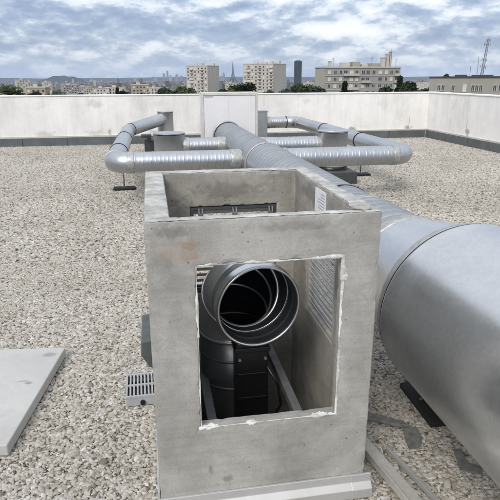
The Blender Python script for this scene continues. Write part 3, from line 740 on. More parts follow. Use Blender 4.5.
def gravel(name, rect, hl, density, size, seed, z):
    xs = sorted({rect[0], rect[1], *(hl[:2] if hl else ())}); ys = sorted({rect[2], rect[3], *(hl[2:] if hl else ())})
    bm = B(); V = {}
    for i in range(len(xs)-1):
        for j in range(len(ys)-1):
            if hl and xs[i] == hl[0] and ys[j] == hl[2]: continue
            ids = [(i, j), (i+1, j), (i+1, j+1), (i, j+1)]
            for q in ids:
                if q not in V: V[q] = bm.verts.new((xs[q[0]], ys[q[1]], z))
            bm.faces.new([V[q] for q in ids])
    o = link(name, bm, m_peb); tag(o, kind='stuff')
    ng = bpy.data.node_groups.new(name+'_nodes', 'GeometryNodeTree')
    ng.interface.new_socket('Geometry', in_out='INPUT', socket_type='NodeSocketGeometry'); ng.interface.new_socket('Geometry', in_out='OUTPUT', socket_type='NodeSocketGeometry')
    gi = ng.nodes.new('NodeGroupInput'); go = ng.nodes.new('NodeGroupOutput'); lk = ng.links.new
    ds = ng.nodes.new('GeometryNodeDistributePointsOnFaces'); ds.inputs['Density'].default_value = density; ds.inputs['Seed'].default_value = seed
    lk(gi.outputs[0], ds.inputs['Mesh'])
    join = ng.nodes.new('GeometryNodeGeometryToInstance')
    for k in range(6):
        ic = ng.nodes.new('GeometryNodeMeshIcoSphere'); ic.inputs['Radius'].default_value = 1; ic.inputs['Subdivisions'].default_value = 2 if size < .02 else 2
        sp_ = ng.nodes.new('GeometryNodeSetPosition'); nz = ng.nodes.new('ShaderNodeTexNoise'); nz.noise_dimensions = '4D'
        nz.inputs['W'].default_value = k*3.7+seed; nz.inputs['Scale'].default_value = .75; nz.inputs['Detail'].default_value = 1
        sb = ng.nodes.new('ShaderNodeVectorMath'); sb.operation = 'SUBTRACT'; sb.inputs[1].default_value = (.5, .5, .5); lk(nz.outputs['Color'], sb.inputs[0])
        ml = ng.nodes.new('ShaderNodeVectorMath'); ml.operation = 'SCALE'; ml.inputs['Scale'].default_value = 1.5; lk(sb.outputs[0], ml.inputs[0])
        lk(ic.outputs['Mesh'], sp_.inputs['Geometry']); lk(ml.outputs[0], sp_.inputs['Offset'])
        sh = ng.nodes.new('GeometryNodeSetShadeSmooth'); lk(sp_.outputs[0], sh.inputs[0])
        sm_ = ng.nodes.new('GeometryNodeSetMaterial'); sm_.inputs['Material'].default_value = m_peb; lk(sh.outputs[0], sm_.inputs[0])
        lk(sm_.outputs[0], join.inputs[0])
    ip = ng.nodes.new('GeometryNodeInstanceOnPoints'); lk(ds.outputs['Points'], ip.inputs['Points']); lk(join.outputs[0], ip.inputs['Instance'])
    ip.inputs['Pick Instance'].default_value = True
    def rv(lo, hi, sd):
        r = ng.nodes.new('FunctionNodeRandomValue'); r.data_type = 'FLOAT_VECTOR'; r.inputs[0].default_value = lo; r.inputs[1].default_value = hi; r.inputs['Seed'].default_value = sd; return r.outputs[0]
    lk(rv((-.45, -.45, 0), (.45, .45, 6.283), seed+1), ip.inputs['Rotation'])
    s1 = rv((.75, .55, .38), (1.35, 1.0, .65), seed+2)
    r1 = ng.nodes.new('FunctionNodeRandomValue'); r1.data_type = 'FLOAT'; r1.inputs[2].default_value = .5; r1.inputs[3].default_value = 1.5; r1.inputs['Seed'].default_value = seed+5
    sz = ng.nodes.new('ShaderNodeMath'); sz.operation = 'MULTIPLY'; sz.inputs[1].default_value = size; lk(r1.outputs[1], sz.inputs[0])
    sc = ng.nodes.new('ShaderNodeVectorMath'); sc.operation = 'SCALE'; lk(s1, sc.inputs[0]); lk(sz.outputs[0], sc.inputs['Scale'])
    lk(sc.outputs[0], ip.inputs['Scale'])
    tr = ng.nodes.new('GeometryNodeTranslateInstances'); lk(ip.outputs[0], tr.inputs[0]); lk(rv((0, 0, -.002), (0, 0, .011), seed+3), tr.inputs['Translation'])
    lk(tr.outputs[0], go.inputs[0])
    md = o.modifiers.new('scatter', 'NODES'); md.node_group = ng
    return o
hp = (X0-.014, X1+.014, Y0-.014, Y1+.014)
gravel('gravel', (-1.9, 4.3, .7, 5.0), hp, 10200, .0096, 1, .005)
gravel('gravel', (-1.9, 4.3, .7, 5.0), hp, 30, .0150, 14, .011)
gravel('gravel', (-6.0, -1.9, .7, 5.0), None, 3600, .0140, 4, .006)
gravel('gravel', (-4.0, 4.3, -3.2, .7), None, 2300, .0165, 21, .006)
gravel('gravel', (4.3, XW-.05, .7, 5.0), None, 3600, .0140, 6, .006)
gravel('gravel', (-6.0, XW-.05, 5.0, YW-.05), None, 3600, .0140, 9, .006)

# ------------------------------------------------------------------ terrain and far relief
GZ = -25.
def ground_z(r):
    if r < 150: return GZ
    if r < 1600: return GZ + (-95-GZ)*(r-150)/1450
    return -95
m_land, nt, bb = mat('land'); co = coords(nt)
n1 = ntex(nt, co, .0035, 9, .7); n2 = ntex(nt, co, .03, 5, .7)
c = ramp(nt, n1, [(.38, (.035, .048, .025)), (.47, (.08, .085, .06)), (.52, (.20, .19, .17)), (.62, (.26, .25, .23))])
c = mix(nt, .5, c, ramp(nt, n2, [(.35, .45), (.65, 1.1)]), 'MULTIPLY')
L(nt, c, bb.inputs['Base Color']); bb.inputs['Roughness'].default_value = 1; bb.inputs['Specular IOR Level'].default_value = 0
bm = B(); rings = []
rad = [0, 20, 60, 150, 400, 800, 1200, 1600, 3000, 6000, 12000, 18000, 24000]
c0 = bm.verts.new((0, 0, GZ)); segs = 96
for r in rad[1:]: rings.append([bm.verts.new((r*math.sin(2*PI*k/segs), r*math.cos(2*PI*k/segs), ground_z(r))) for k in range(segs)])
for k in range(segs): bm.faces.new((c0, rings[0][(k+1) % segs], rings[0][k]))
for a, b in zip(rings, rings[1:]):
    for k in range(segs): bm.faces.new((a[k], a[(k+1) % segs], b[(k+1) % segs], b[k]))
bmesh.ops.recalc_face_normals(bm, faces=bm.faces)
tag(link('terrain', bm, m_land, None, True), kind='structure')
m_hill = simple('wooded_hill', (.030, .036, .030), 1, var=.5, scale=.004, spec=0)
# low ridges closing the horizon, in front of the edge of the ground
bm = B(); G = []
for i in range(241):
    a = -PI*.55 + PI*1.1*i/240; row = []
    hgt = 100 + 30*noise.noise(Vector((a*4, 0, 0))) + 12*noise.noise(Vector((a*15, 3, 0))) + 5*noise.noise(Vector((a*60, 5, 0)))
    for s, k in ((0, -.05), (.25, .45), (.5, .9), (.7, 1), (1, .6)):
        r = 17000 + 4000*s; row.append(bm.verts.new((r*math.sin(a), r*math.cos(a), -96 + hgt*k)))
    G.append(row)
for a, b in zip(G, G[1:]):
    for k in range(4): bm.faces.new((a[k], b[k], b[k+1], a[k+1]))
bmesh.ops.recalc_face_normals(bm, faces=bm.faces)
tag(link('hills', bm, m_hill, None, True), kind='structure')
bm = B(); hc = far(61, 12500); ux = Vector((math.cos(bearing(61)), -math.sin(bearing(61)), 0)); uy = hc.normalized(); G = []
for i in range(41):
    row = []
    for j in range(13):
        a, b = (i-20)/20, (j-6)/6
        h = 138*max(0, 1-abs(a)**2.6)**1.0*max(0, 1-b*b)*(1+.12*noise.noise(Vector((a*5, b*3, 0)))) + (10*noise.noise(Vector((a*25, b*3, 2))) if abs(a) < .9 else 0)
        if a < -.25: h *= 1-.35*min(1, (-.25-a)/.5)
        p = hc + ux*a*520 + uy*b*700; row.append(bm.verts.new((p.x, p.y, -97+h)))
    G.append(row)
for a, b in zip(G, G[1:]):
    for k in range(12): bm.faces.new((a[k], b[k], b[k+1], a[k+1]))
bmesh.ops.recalc_face_normals(bm, faces=bm.faces)
tag(link('hill', bm, m_hill, None, True), kind='structure')

# far city: thousands of blocks reading as one mass
m_city, nt, bb = mat('far_city_blocks'); at_ = N(nt, 'ShaderNodeAttribute', attribute_name='tone'); L(nt, at_.outputs['Color'], bb.inputs['Base Color']); bb.inputs['Roughness'].default_value = .9
bm = B(); cl = bm.loops.layers.color.new('tone'); rnd = random.Random(11)
tones = [(.55, .53, .48), (.46, .43, .38), (.36, .33, .29), (.62, .60, .56), (.30, .25, .20), (.24, .24, .25), (.50, .44, .36)]
for i in range(6500):
    a = PSI + rnd.uniform(-.75, .75); r = 2000 + 13000*rnd.random()**1.45
    p = Vector((math.sin(a)*r, math.cos(a)*r, -95)); big = rnd.random()
    w_, d_, h_ = rnd.uniform(14, 50), rnd.uniform(12, 30), rnd.uniform(10, 26)
    if big > .93: h_ = rnd.uniform(30, 55)
    if big > .988: h_, w_, d_ = rnd.uniform(55, 85), 24, 24
    n0 = len(bm.faces); bx(bm, -w_/2, w_/2, -d_/2, d_/2, -2, h_, 0, Matrix.Translation(p) @ Matrix.Rotation(rnd.uniform(0, PI), 4, 'Z'))
    bm.faces.ensure_lookup_table(); t_ = rnd.choice(tones); k = rnd.uniform(.8, 1.1)
    rf = rnd.choice([(.20, .20, .22), (.30, .24, .20), (.35, .34, .33), t_])
    for fi, f in enumerate(list(bm.faces)[n0:]):
        q = rf if fi == 5 else t_
        for lp in f.loops: lp[cl] = (q[0]*k, q[1]*k, q[2]*k, 1)
bmesh.ops.recalc_face_normals(bm, faces=bm.faces)
tag(link('far_city', bm, m_city), kind='stuff')
# far woods and street trees among it
bm = B(); rnd = random.Random(5)
for i in range(2600):
    a = PSI + rnd.uniform(-.75, .75); r = 1900 + 7000*rnd.random()**1.3
    c = Vector((math.sin(a)*r, math.cos(a)*r, -95)); s = rnd.uniform(5, 11); ex = rnd.choice((1, 1, 2.5))
    Mx = Matrix.Translation(c+Vector((0, 0, s*.7))) @ Matrix.Rotation(rnd.random()*PI, 4, 'Z') @ Matrix.Diagonal((s*ex, s, s*rnd.uniform(.8, 1.3), 1))
    r_ = bmesh.ops.create_icosphere(bm, subdivisions=1, radius=1, matrix=Mx)
    for v in r_['verts']: v.co += Vector((rnd.uniform(-1, 1), rnd.uniform(-1, 1), rnd.uniform(-1, 1)))*s*.28
tag(link('far_woods', bm, m_leaf2), kind='stuff')

# ------------------------------------------------------------------ buildings
WIN = {}
def window(par, key, w_, h_, x, y, z, rz, blind=False, frame=True, d=.12):
    """a glazed window standing a little proud of the wall; the mesh is shared between repeats"""
    k = (key, w_, h_, blind)
    if k not in WIN:
        bm = B(); bx(bm, -w_/2, w_/2, -.05, .0, -h_/2, h_/2); g_ = bpy.data.meshes.new('window'); bm.to_mesh(g_); bm.free(); g_.materials.append(m_blind if blind else m_glass)
        bm = B(); f_ = .09
        for q in ((-w_/2-f_, w_/2+f_, h_/2+.002, h_/2+f_), (-w_/2-f_, w_/2+f_, -h_/2-f_*1.4, -h_/2-.002), (-w_/2-f_, -w_/2-.002, -h_/2-.002, h_/2+.002), (w_/2+.002, w_/2+f_, -h_/2-.002, h_/2+.002), (-.04, .04, -h_/2, h_/2)):
            bx(bm, q[0], q[1], -.10, .0, q[2], q[3])
        fm = bpy.data.meshes.new('window_frame'); bm.to_mesh(fm); bm.free(); fm.materials.append(m_wframe)
        WIN[k] = (g_, fm)
    g_, fm = WIN[k]
    o = bpy.data.objects.new('window', g_); COL.objects.link(o); o.parent = par; o.location = (x, y, z); o.rotation_euler = (0, 0, rz)
    if frame:
        f = bpy.data.objects.new('window_frame', fm); COL.objects.link(f); f.parent = o
    return o
def place_building(px, D, phi, label, name='apartment_block', cat='apartment block', group=None):
    """root at the near corner; local x runs along the facade, local -y faces out of it, turned phi from square-on"""
    p = far(px, D, GZ); return thing(name, label, cat, group, p, -bearing(px)+phi)
rnd = random.Random(21)
# two slab blocks of flats
def flats(px, D, W, Dp, phi, ztop, cols, label, extra):
    t = place_building(px, D, phi, label)
    zb = ground_z(D)-3-GZ; zt = ztop-GZ
    bm = B(); bx(bm, -W, 0, 0, Dp, zb, zt); link('wall', bm, m_f_white, t)
    bm = B(); bx(bm, .01, .06, .3, Dp-.3, zb, zt-.3); link('gable_wall', bm, m_f_side, t)
    bm = B(); bx(bm, -W-.2, .2, -.2, Dp+.2, zt+.002, zt+.7); link('roof', bm, m_f_side, t)
    rr = random.Random(px)
    for k in range(extra):
        bm = B(); s = rr.uniform(1, 2.2); x = -W+2.5+(W-5)*(k+.5)/extra; y = rr.uniform(2, Dp-2); bx(bm, x-s, x+s, y-1, y+1.5, zt+.702, zt+.7+rr.uniform(.9, 2.4)); link('roof_housing', bm, m_f_side, t)
    for k in range(3): bm = B(); x = rr.uniform(-W+1, -1); sweep(bm, [(x, 4, zt+.7), (x, 4, zt+rr.uniform(3, 5.5))], .08, 6); link('aerial', bm, m_mast, t)
    nrow = 8; cw = W/cols
    for r in range(nrow):
        z = zt-1.9-r*2.8
        for c_ in range(cols):
            x = -W + cw*(c_+.5)
            wide = c_ % 3 == 1
            window(t, 'flat', 1.9 if wide else 1.25, 1.35, x, -.001, z, 0, rr.random() < .3, False)
        bm = B()
        bx(bm, -W+.3, -.3, -.14, -.002, z-1.5, z-1.25); link('floor_band', bm, m_f_side, t)
    for c_ in range(1, cols, 3):
        x = -W+cw*(c_+.5)
        for r in range(nrow): bm = B(); bx(bm, x-1.6, x+1.6, -.9, -.15, zt-1.9-r*2.8-1.22, zt-1.9-r*2.8-.35); link('balcony', bm, m_f_white, t)
    return t
flats(207.5, 505, 21.5, 21, R_(-30), level(67, 505), 6, 'pale block of flats behind the parapet, with the lattice tower on its right', 3)
flats(273, 480, 29, 24, R_(-28), level(65.5, 480), 8, 'widest pale block of flats with beige gable, between the lattice tower and the dark tower', 5)
# long horizontal block, right
t = place_building(325, 248, R_(20), 'long grey apartment block with rows of loggias and twin chimneys on its roof')
W, Dp, zt, zb = 34.8, 13, level(69, 248)-GZ, -6
bm = B(); bx(bm, 0, W, 0, Dp, zb, zt); link('wall', bm, m_f_grey, t)
bm = B(); bx(bm, -.06, -.01, .2, Dp-.2, zb, zt-.2); link('gable_wall', bm, m_f_beige, t)
bm = B(); bx(bm, -.25, W+.25, -.35, Dp+.2, zt+.002, zt+.55); link('roof', bm, m_f_white, t)
for k, (x0, x1, h_) in enumerate(((9.2, 12.8, 2.3), (14, 17.6, 2.6), (18.4, 21, 1.6), (22.5, 27, 2.0))):
    bm = B(); bx(bm, x0, x1, 4, 8, zt+.552, zt+h_); link('roof_housing', bm, m_f_white if k % 2 == 0 else m_f_grey, t)
for x, h_, ww in ((28.0, 4.2, .9), (30.0, 5.6, .55), (3.4, 2.6, .5), (31.4, 6.6, .35)):
    bm = B(); bx(bm, x-ww, x+ww, 3, 4.6, zt+.552, zt+h_); bx(bm, x-ww-.15, x+ww+.15, 2.85, 4.75, zt+h_+.002, zt+h_+.3); link('chimney', bm, m_f_side, t)
for x, h_ in ((4.2, 4.2), (22, 4.6), (31, 8), (33.4, 4)):
    bm = B(); sweep(bm, [(x, 2, zt+.55), (x, 2, zt+h_)], .07, 6)
    for q in range(3): sweep(bm, [(x-.6, 2, zt+h_-.2-q*.4), (x+.6, 2, zt+h_-.2-q*.4)], .03, 5)
    link('aerial', bm, m_mast, t)
bays = [(1.9, 1.2), (4.6, 1.2), (7.1, 1.2), (9.3, 1.6), (12.0, 1.6), (14.4, 1.3), (17.4, 1.5), (19.6, 1.5), (22.4, 1.3), (25.4, 1.6), (28.2, 1.2), (30.6, 1.2), (33.2, 1.5)]
for r in range(5):
    z = zt-1.75-r*2.85
    for k, (x, ww) in enumerate(bays):
        if (r+k) % 5 == 4 and r % 2: continue
        window(t, 'long', ww, 1.4, x, -.001, z, 0, rnd.random() < .28)
    bm = B(); bx(bm, .2, W-.2, -.18, -.002, z-1.58, z-1.40); link('floor_band', bm, m_f_white, t)
    for (x0, x1) in ((8.2, 15.2), (31.9, 34.6)) if r % 2 == 0 else ((16.4, 20.6), (31.9, 34.6)):
        bm = B(); bx(bm, x0, x1, -1.1, -.181, z-1.57, z-1.45); bx(bm, x0, x1, -1.1, -1.02, z-1.448, z-.55); link('balcony', bm, m_f_white, t)
# flat-roofed block at the right edge with the radio mast
t = place_building(430, 135, R_(-6), 'low brown-grey block with dark flat roof line beyond the right parapet')
W, Dp, zt, zb = 40, 14, level(78.2, 135)-GZ, -3
bm = B(); bx(bm, 0, W, 0, Dp, zb, zt); link('wall', bm, m_f_grey, t)
bm = B(); bx(bm, -.2, W+.2, -.2, Dp+.2, zt+.002, zt+.28); link('roof', bm, m_roofd, t)
for k, x in enumerate((2.1, 3.0, 5.1, 7.5, 9.2, 10.0, 10.8, 13.6, 14.7, 16.2, 17.3, 20, 22)):
    for r in range(2): window(t, 'low', .62, 1.15 if k != 3 else 1.5, x, -.001, zt-2.15-r*2.8, 0, k in (3,))
for x0, x1, h_ in ((5.0, 7.5, .55), (8.5, 13, .5), (15, 17, .7)):
    bm = B(); bx(bm, x0, x1, 3, 6, zt+.282, zt+h_+.1); link('roof_housing', bm, m_roofd, t)
for px_, h_ in ((469, 4.5), (463, 2.5), (474, 2.2)):
    x = (px_-430)*135/F; bm = B(); sweep(bm, [(x, 4, zt+.28), (x, 4, zt+h_)], .05, 6); link('aerial', bm, m_mast, t)
x = (497-430)*135/F; bm = B(); sweep(bm, [(x, 4, zt+.28), (x, 4, zt+5.2)], .09, 8); link('vent_pipe', bm, m_blind, t)
# radio mast
mp = far(481, 141, level(78.2, 135)+.3); t = thing('radio_mast', 'tall thin lattice radio mast standing on the low block by the right edge', 'radio mast', None, mp, -.5)
t.rotation_euler = (0, R_(4.5), -.45)
bm = B(); hm = 8.0; ww = .36
cs = [(ww*math.cos(q), ww*math.sin(q)) for q in (0, 2.094, 4.189)]
def tp(k, z): f = 1-.35*z/hm; return (cs[k][0]*f, cs[k][1]*f, z)
for k in range(3): sweep(bm, [tp(k, 0), tp(k, hm)], .042, 6)
for i in range(17):
    z0, z1 = hm*i/17, hm*(i+1)/17
    for k in range(3): sweep(bm, [tp(k, z0), tp((k+1) % 3, z1)], .032, 5); sweep(bm, [tp(k, z0), tp((k+1) % 3, z0)], .02, 5)
link('lattice', bm, m_mast, t)
bm = B(); sweep(bm, [(0, 0, hm), (0, 0, hm+.7)], .03, 6); link('tip_rod', bm, m_mast, t)
for z, s in ((6.7, .6), (7.5, .45), (3.6, .5), (2.0, .6)):
    bm = B(); sweep(bm, [(-s, 0, z), (s, 0, z)], .03, 6); sweep(bm, [(s, 0, z-.35), (s, 0, z+.35)], .05, 6); sweep(bm, [(-s, 0, z-.35), (-s, 0, z+.35)], .05, 6); link('antenna', bm, m_mast, t)

# iron lattice tower on the skyline
D = 9400; ep = far(233, D, -95); t = thing('lattice_tower', 'slender iron lattice tower tapering to a spire on the skyline', 'tower', None, ep, -bearing(233)+.6)
topz = level(63.3, D)+95; s_ = topz/330
def tw(z):
    for (z0, w0), (z1, w1) in zip(TWP, TWP[1:]):
        if z <= z1: return w0+(w1-w0)*(z-z0)/(z1-z0)
    return TWP[-1][1]
TWP = [(0, 62), (25, 50), (57, 35), (85, 26), (115, 19), (150, 13), (200, 8), (276, 4), (300, 3)]
bm = B()
for sx in (-1, 1):
    for sy in (-1, 1):
        zs = [0, 25, 57, 85, 115, 150, 200, 276]
        sweep(bm, [((tw(z)-max(1.5, 8-z*.05))*sx*s_, (tw(z)-max(1.5, 8-z*.05))*sy*s_, z*s_) for z in zs], [max(3.6, 14-z*.085)*s_ for z in zs], 4)
link('leg', bm, m_iron, t)
bm = B()
for z, hh in ((57, 7), (115, 6), (276, 6)): q = tw(z)+4; bx(bm, -q*s_, q*s_, -q*s_, q*s_, (z-hh/2)*s_, (z+hh/2)*s_)
link('platform', bm, m_iron, t)
bm = B()
for i in range(12):
    z0, z1 = 120+i*13, 133+i*13
    for sy in (-1, 1):
        a, b = tw(z0), tw(z1); sweep(bm, [(-a*s_, a*sy*s_, z0*s_), (b*s_, b*sy*s_, z1*s_)], 2.2*s_, 4); sweep(bm, [(a*s_, a*sy*s_, z0*s_), (-b*s_, b*sy*s_, z1*s_)], 2.2*s_, 4)
link('bracing', bm, m_iron, t)
bm = B(); sweep(bm, [(0, 0, 278*s_), (0, 0, 300*s_), (0, 0, 330*s_)], [6*s_, 5*s_, 3*s_], 8); link('spire', bm, m_iron, t)
# dark office tower
D = 4000; t = place_building(294.5, D, R_(8), 'single dark office tower slab on the skyline left of the long block', 'office_tower', 'office tower')
zt = level(62.8, D)-GZ; W = 49
bm = B()
pts = [(0, 0), (W*.5, -3.5), (W, 0), (W, 30), (W*.5, 33.5), (0, 30)]
a = [bm.verts.new((x, y, -72)) for x, y in pts]; b = [bm.verts.new((x, y, zt)) for x, y in pts]
for k in range(6): bm.faces.new((a[k], a[(k+1) % 6], b[(k+1) % 6], b[k]))
bm.faces.new(b); bmesh.ops.recalc_face_normals(bm, faces=bm.faces); link('glass_wall', bm, m_f_dark, t)
bm = B()
for k in range(11): bx(bm, 1+k*4.65, 2.0+k*4.65, -4.6, -4.0, -60, zt-6)
link('mullion', bm, m_f_dark, t)
bm = B(); bx(bm, 8, W-8, 6, 24, zt+.02, zt+5); link('roof_housing', bm, m_f_dark, t)
# skyline cluster of office towers
cl_ = [(153.5, 76.6, 30, 'low blue-grey office slab, outermost of the skyline cluster'), (156.0, 77.4, 40, 'squat grey office slab beside the outermost one of the cluster'), (163.6, 74.0, 34, 'broad pale office tower just beside the tallest tower of the cluster'), (167.6, 71.3, 32, 'slender tallest office tower of the skyline cluster'), (170.6, 75.8, 44, 'mid-height office tower next to the tallest tower of the cluster'), (176.6, 75.2, 56, 'wide grey office tower nearest the left pale block of flats'), (181.5, 75.9, 48, 'dark blue office slab touching the edge of the left block of flats'), (135.5, 77.6, 36, 'lone small office tower on the skyline over the low white flats'), (223.5, 73.6, 40, 'grey tower between the left block of flats and the lattice tower'), (221.5, 76.0, 70, 'low office slab at the foot of the lattice tower')]
for k, (px, y, ww, lab) in enumerate(cl_):
    D = 11000 + (k*700) % 1900; t = place_building(px, D, .4*math.sin(k*2.1), lab, 'office_tower', 'office tower', 'office towers on the far skyline')
    w_ = ww*1.1; zt = level(y, D)-GZ
    bm = B(); bx(bm, -w_/2, w_/2, 0, 30, -75, zt); link('wall', bm, (m_f_blue, m_f_grey, m_f_blue)[k % 3], t)
    bm = B(); bx(bm, -w_*.28, w_*.28, 6, 24, zt+.02, zt+9+(k % 3)*6); link('crown_storey', bm, m_f_blue, t)
# small city buildings close beyond the parapet
mid = [(24.5, 390, 12, 10, R_(-18), 85.5, m_f_tan, 'tan house front above the left end of the parapet, beside a tree', 4), (16, 950, 20, 14, R_(10), 78.6, m_f_white, 'far white tower block at the left end of the skyline', 5),
       (92, 560, 15, 11, R_(-12), 86.6, m_f_white, 'first white low block of flats in the row past the left parapet', 5), (104.5, 560, 18, 11, R_(-12), 86.0, m_f_white, 'second, longer white block of flats of the row past the left parapet', 6),
       (131.5, 520, 15, 12, R_(6), 83.8, m_f_tan, 'beige block of flats standing tallest in the row past the left parapet', 5), (147, 600, 13, 12, R_(-8), 86.6, m_f_white, 'small pale block of flats left of the trees by the left flats', 4),
       (62, 900, 24, 14, R_(14), 83.4, m_f_grey, 'greyish slab block below the wooded hill', 6), (41, 1100, 16, 13, R_(-10), 80.6, m_f_white, 'narrow white tower block near the wooded hill', 4),
       (75.5, 980, 26, 14, R_(8), 85, m_f_beige, 'beige long block below the right end of the wooded hill', 7),
       (226, 900, 18, 12, R_(10), 82.5, m_f_beige, 'small beige block of flats below the lattice tower', 5), (303, 800, 16, 12, R_(-9), 82.6, m_f_white, 'small white block of flats just right of the dark tower', 4),
       (411, 420, 12, 10, R_(8), 88.6, m_f_white, 'low pale house among trees beyond the right corner of the parapet', 3), (418, 2300, 70, 14, R_(8), 82.3, m_f_white, 'far white block in the valley left of the low brown-grey block', 9)]
for (px, D, W, Dp, phi, y, m, lab, cols) in mid:
    t = place_building(px, D, phi, lab); zt = level(y, D)-GZ; zb = ground_z(D)-GZ-3
    bm = B(); bx(bm, 0, W, 0, Dp, zb, zt); link('wall', bm, m, t)
    bm = B(); bx(bm, -.3, W+.3, -.3, Dp+.3, zt+.002, zt+.6); link('roof', bm, m_f_side, t)
    bm = B(); bx(bm, W*.3, W*.5, Dp*.3, Dp*.6, zt+.602, zt+2.4); link('roof_housing', bm, m_f_side, t)
    cw = W/cols
    for r in range(4 if D < 1000 else 6):
        for c_ in range(cols): window(t, 'mid', round(min(1.7, cw*.45), 2), 1.4, cw*(c_+.5), -.001, zt-1.9-2.9*r, 0, (r+c_) % 4 == 0, False)

# ------------------------------------------------------------------ trees
def tree_mesh(seed, hgt, rx, rz, n, size, conifer=False, m=None):
    rr = random.Random(seed); bm = B()
    lob = []
    nl = 46
    for i in range(nl):
        if conifer:
            s = i/nl; z = hgt*(.12+.86*s); rad = rx*(1-s)**.8*rr.uniform(.4, 1); a = rr.uniform(0, 6.28); lob.append((Vector((rad*math.cos(a)*.6, rad*math.sin(a)*.6, z)), rx*(.16+.45*(1-s))))
        else:
            d = Vector((rr.gauss(0, 1), rr.gauss(0, 1), rr.gauss(0, 1))).normalized()*rr.uniform(.35, .95)
            lob.append((Vector((d.x*rx, d.y*rx, hgt-rz*1.15+d.z*rz)), rx*rr.uniform(.14, .34)))
    for i in range(n):
        c, lr = rr.choice(lob); d = Vector((rr.gauss(0, 1), rr.gauss(0, 1), rr.gauss(0, .8))).normalized()*lr*rr.random()**.4
        p = c+d; s = size*rr.uniform(.6, 1.4); u = Vector((rr.gauss(0, 1), rr.gauss(0, 1), rr.gauss(0, 1))).normalized(); v = u.orthogonal().normalized()
        vs = [bm.verts.new(p+u*s), bm.verts.new(p+v*s*.55), bm.verts.new(p-u*s), bm.verts.new(p-v*s*.55)]; bm.faces.new(vs)
    me = bpy.data.meshes.new('crown'); bm.to_mesh(me); bm.free(); me.materials.append(m)
    bm = B(); r0 = hgt*.022
    sweep(bm, [(0, 0, -1), (.1, 0, hgt*.3), (.0, .1, hgt*.6), (0, 0, hgt*.88)], [r0*1.3, r0, r0*.7, r0*.2], 8)
    for k in range(5 if not conifer else 0):
        c = lob[k*3][0]; z = hgt*(.35+.06*k); sweep(bm, [(0, 0, z), c*.5+Vector((0, 0, z*.5)), c], [r0*.5, r0*.3, r0*.1], 6)
    tm = bpy.data.meshes.new('trunk'); bm.to_mesh(tm); bm.free(); tm.materials.append(m_bark)
    return me, tm
TM = {'a': tree_mesh(1, 22, 6.2, 6.5, 9000, .44, m=m_leaf), 'b': tree_mesh(2, 22, 7.2, 5.5, 10000, .44, m=m_leaf2), 'c': tree_mesh(3, 22, 5.4, 7.5, 9000, .42, m=m_leaf3), 'd': tree_mesh(4, 22, 3.4, 9, 8000, .30, True, m_leaf2)}
def tree(kind, px, D, ytop, label, wide=1.0, group=None):
    zt = level(ytop, D); zg = ground_z(D)-.5; k = (zt-zg)/22
    t = thing('tree' if kind != 'd' else 'conifer_tree', label, 'tree', group, far(px, D, zg), px*1.7); t.scale = (k*wide, k*wide, k)
    me, tm = TM[kind]
    for nm, q in (('crown', me), ('trunk', tm)):
        o = bpy.data.objects.new(nm, q); COL.objects.link(o); o.parent = t
trees = [('a', 8, 250, 83.6, 'olive-green tree nearest the left end of the skyline'), ('c', 17, 260, 83.2, 'taller green tree between the left edge and the tan house front'), ('b', 24, 300, 87.5, 'low dark tree in front of the tan house front'),
         ('b', 49, 300, 88.6, 'dark treetop just right of the tan house front'), ('a', 56, 420, 89, 'small treetop behind the parapet below the wooded hill'), ('c', 66, 420, 89.6, 'smallest treetop behind the parapet below the wooded hill'), ('b', 84, 360, 89.6, 'low dark treetop left of the white flats row'),
         ('d', 116.5, 330, 85.6, 'dark pointed tree in front of the second white block of flats'), ('b', 124.5, 340, 87.6, 'small round dark tree beside the pointed one before the white flats'), ('c', 141, 340, 87, 'dark tree in front of the tallest beige block of the row'), ('a', 163.5, 330, 86.6, 'small green tree left of the pair by the left flats'),
         ('b', 173.5, 250, 85.3, 'broad dark green tree just left of the left block of flats'), ('a', 184.5, 240, 86.2, 'round tree half in front of the left block of flats'), ('b', 193, 260, 89.6, 'low treetop against the foot of the left block of flats'), ('b', 228, 300, 86.5, 'dark tree beside the foot of the lattice tower'),
         ('a', 246, 230, 82.6, 'big olive tree in front of the widest pale flats'), ('c', 258, 235, 84.4, 'green tree overlapping the big olive tree on its right'), ('a', 236, 235, 85.4, 'rounded tree overlapping the big olive tree on its left'), ('b', 289, 260, 84.8, 'dark tree below the dark office tower'),
         ('a', 303, 250, 83.6, 'leafy tree between the dark tower and the long grey block'), ('b', 310, 240, 82.4, 'dense tree against the gable of the long grey block'), ('d', 345.5, 190, 80.6, 'dark conifer standing before the long grey block'),
         ('d', 400.5, 205, 76.2, 'tall thin conifer at the right end of the long grey block'), ('b', 398, 190, 84, 'dark bushy tree at the foot of the tall thin conifer'), ('a', 409, 200, 82.2, 'green tree just right of the tall thin conifer'), ('b', 419, 190, 83.2, 'wide dark tree beyond the roof corner'),
         ('c', 427, 205, 84.4, 'low tree beside the low brown-grey block'), ('d', 446, 175, 74.8, 'thin conifer tip poking over the low brown-grey block')]
for kd, px, D, yt, lab in trees: tree(kd, px, D, yt-.6, lab, 1.3 if kd != 'd' else 1.0, group='trees beyond the parapet')

# ------------------------------------------------------------------ haze
m_haze = bpy.data.materials.new('haze_air'); m_haze.use_nodes = True; nt = m_haze.node_tree; nt.nodes.clear()
pv = nt.nodes.new('ShaderNodeVolumePrincipled'); ou = nt.nodes.new('ShaderNodeOutputMaterial'); L(nt, pv.outputs[0], ou.inputs['Volume'])
pv.inputs['Color'].default_value = (.66, .78, 1.0, 1); pv.inputs['Density'].default_value = 3.2e-5; pv.inputs['Anisotropy'].default_value = 0
bm = B(); bx(bm, -26000, 26000, -26000, 26000, -100, 330); hz_ = link('haze', bm, m_haze); tag(hz_, kind='stuff')

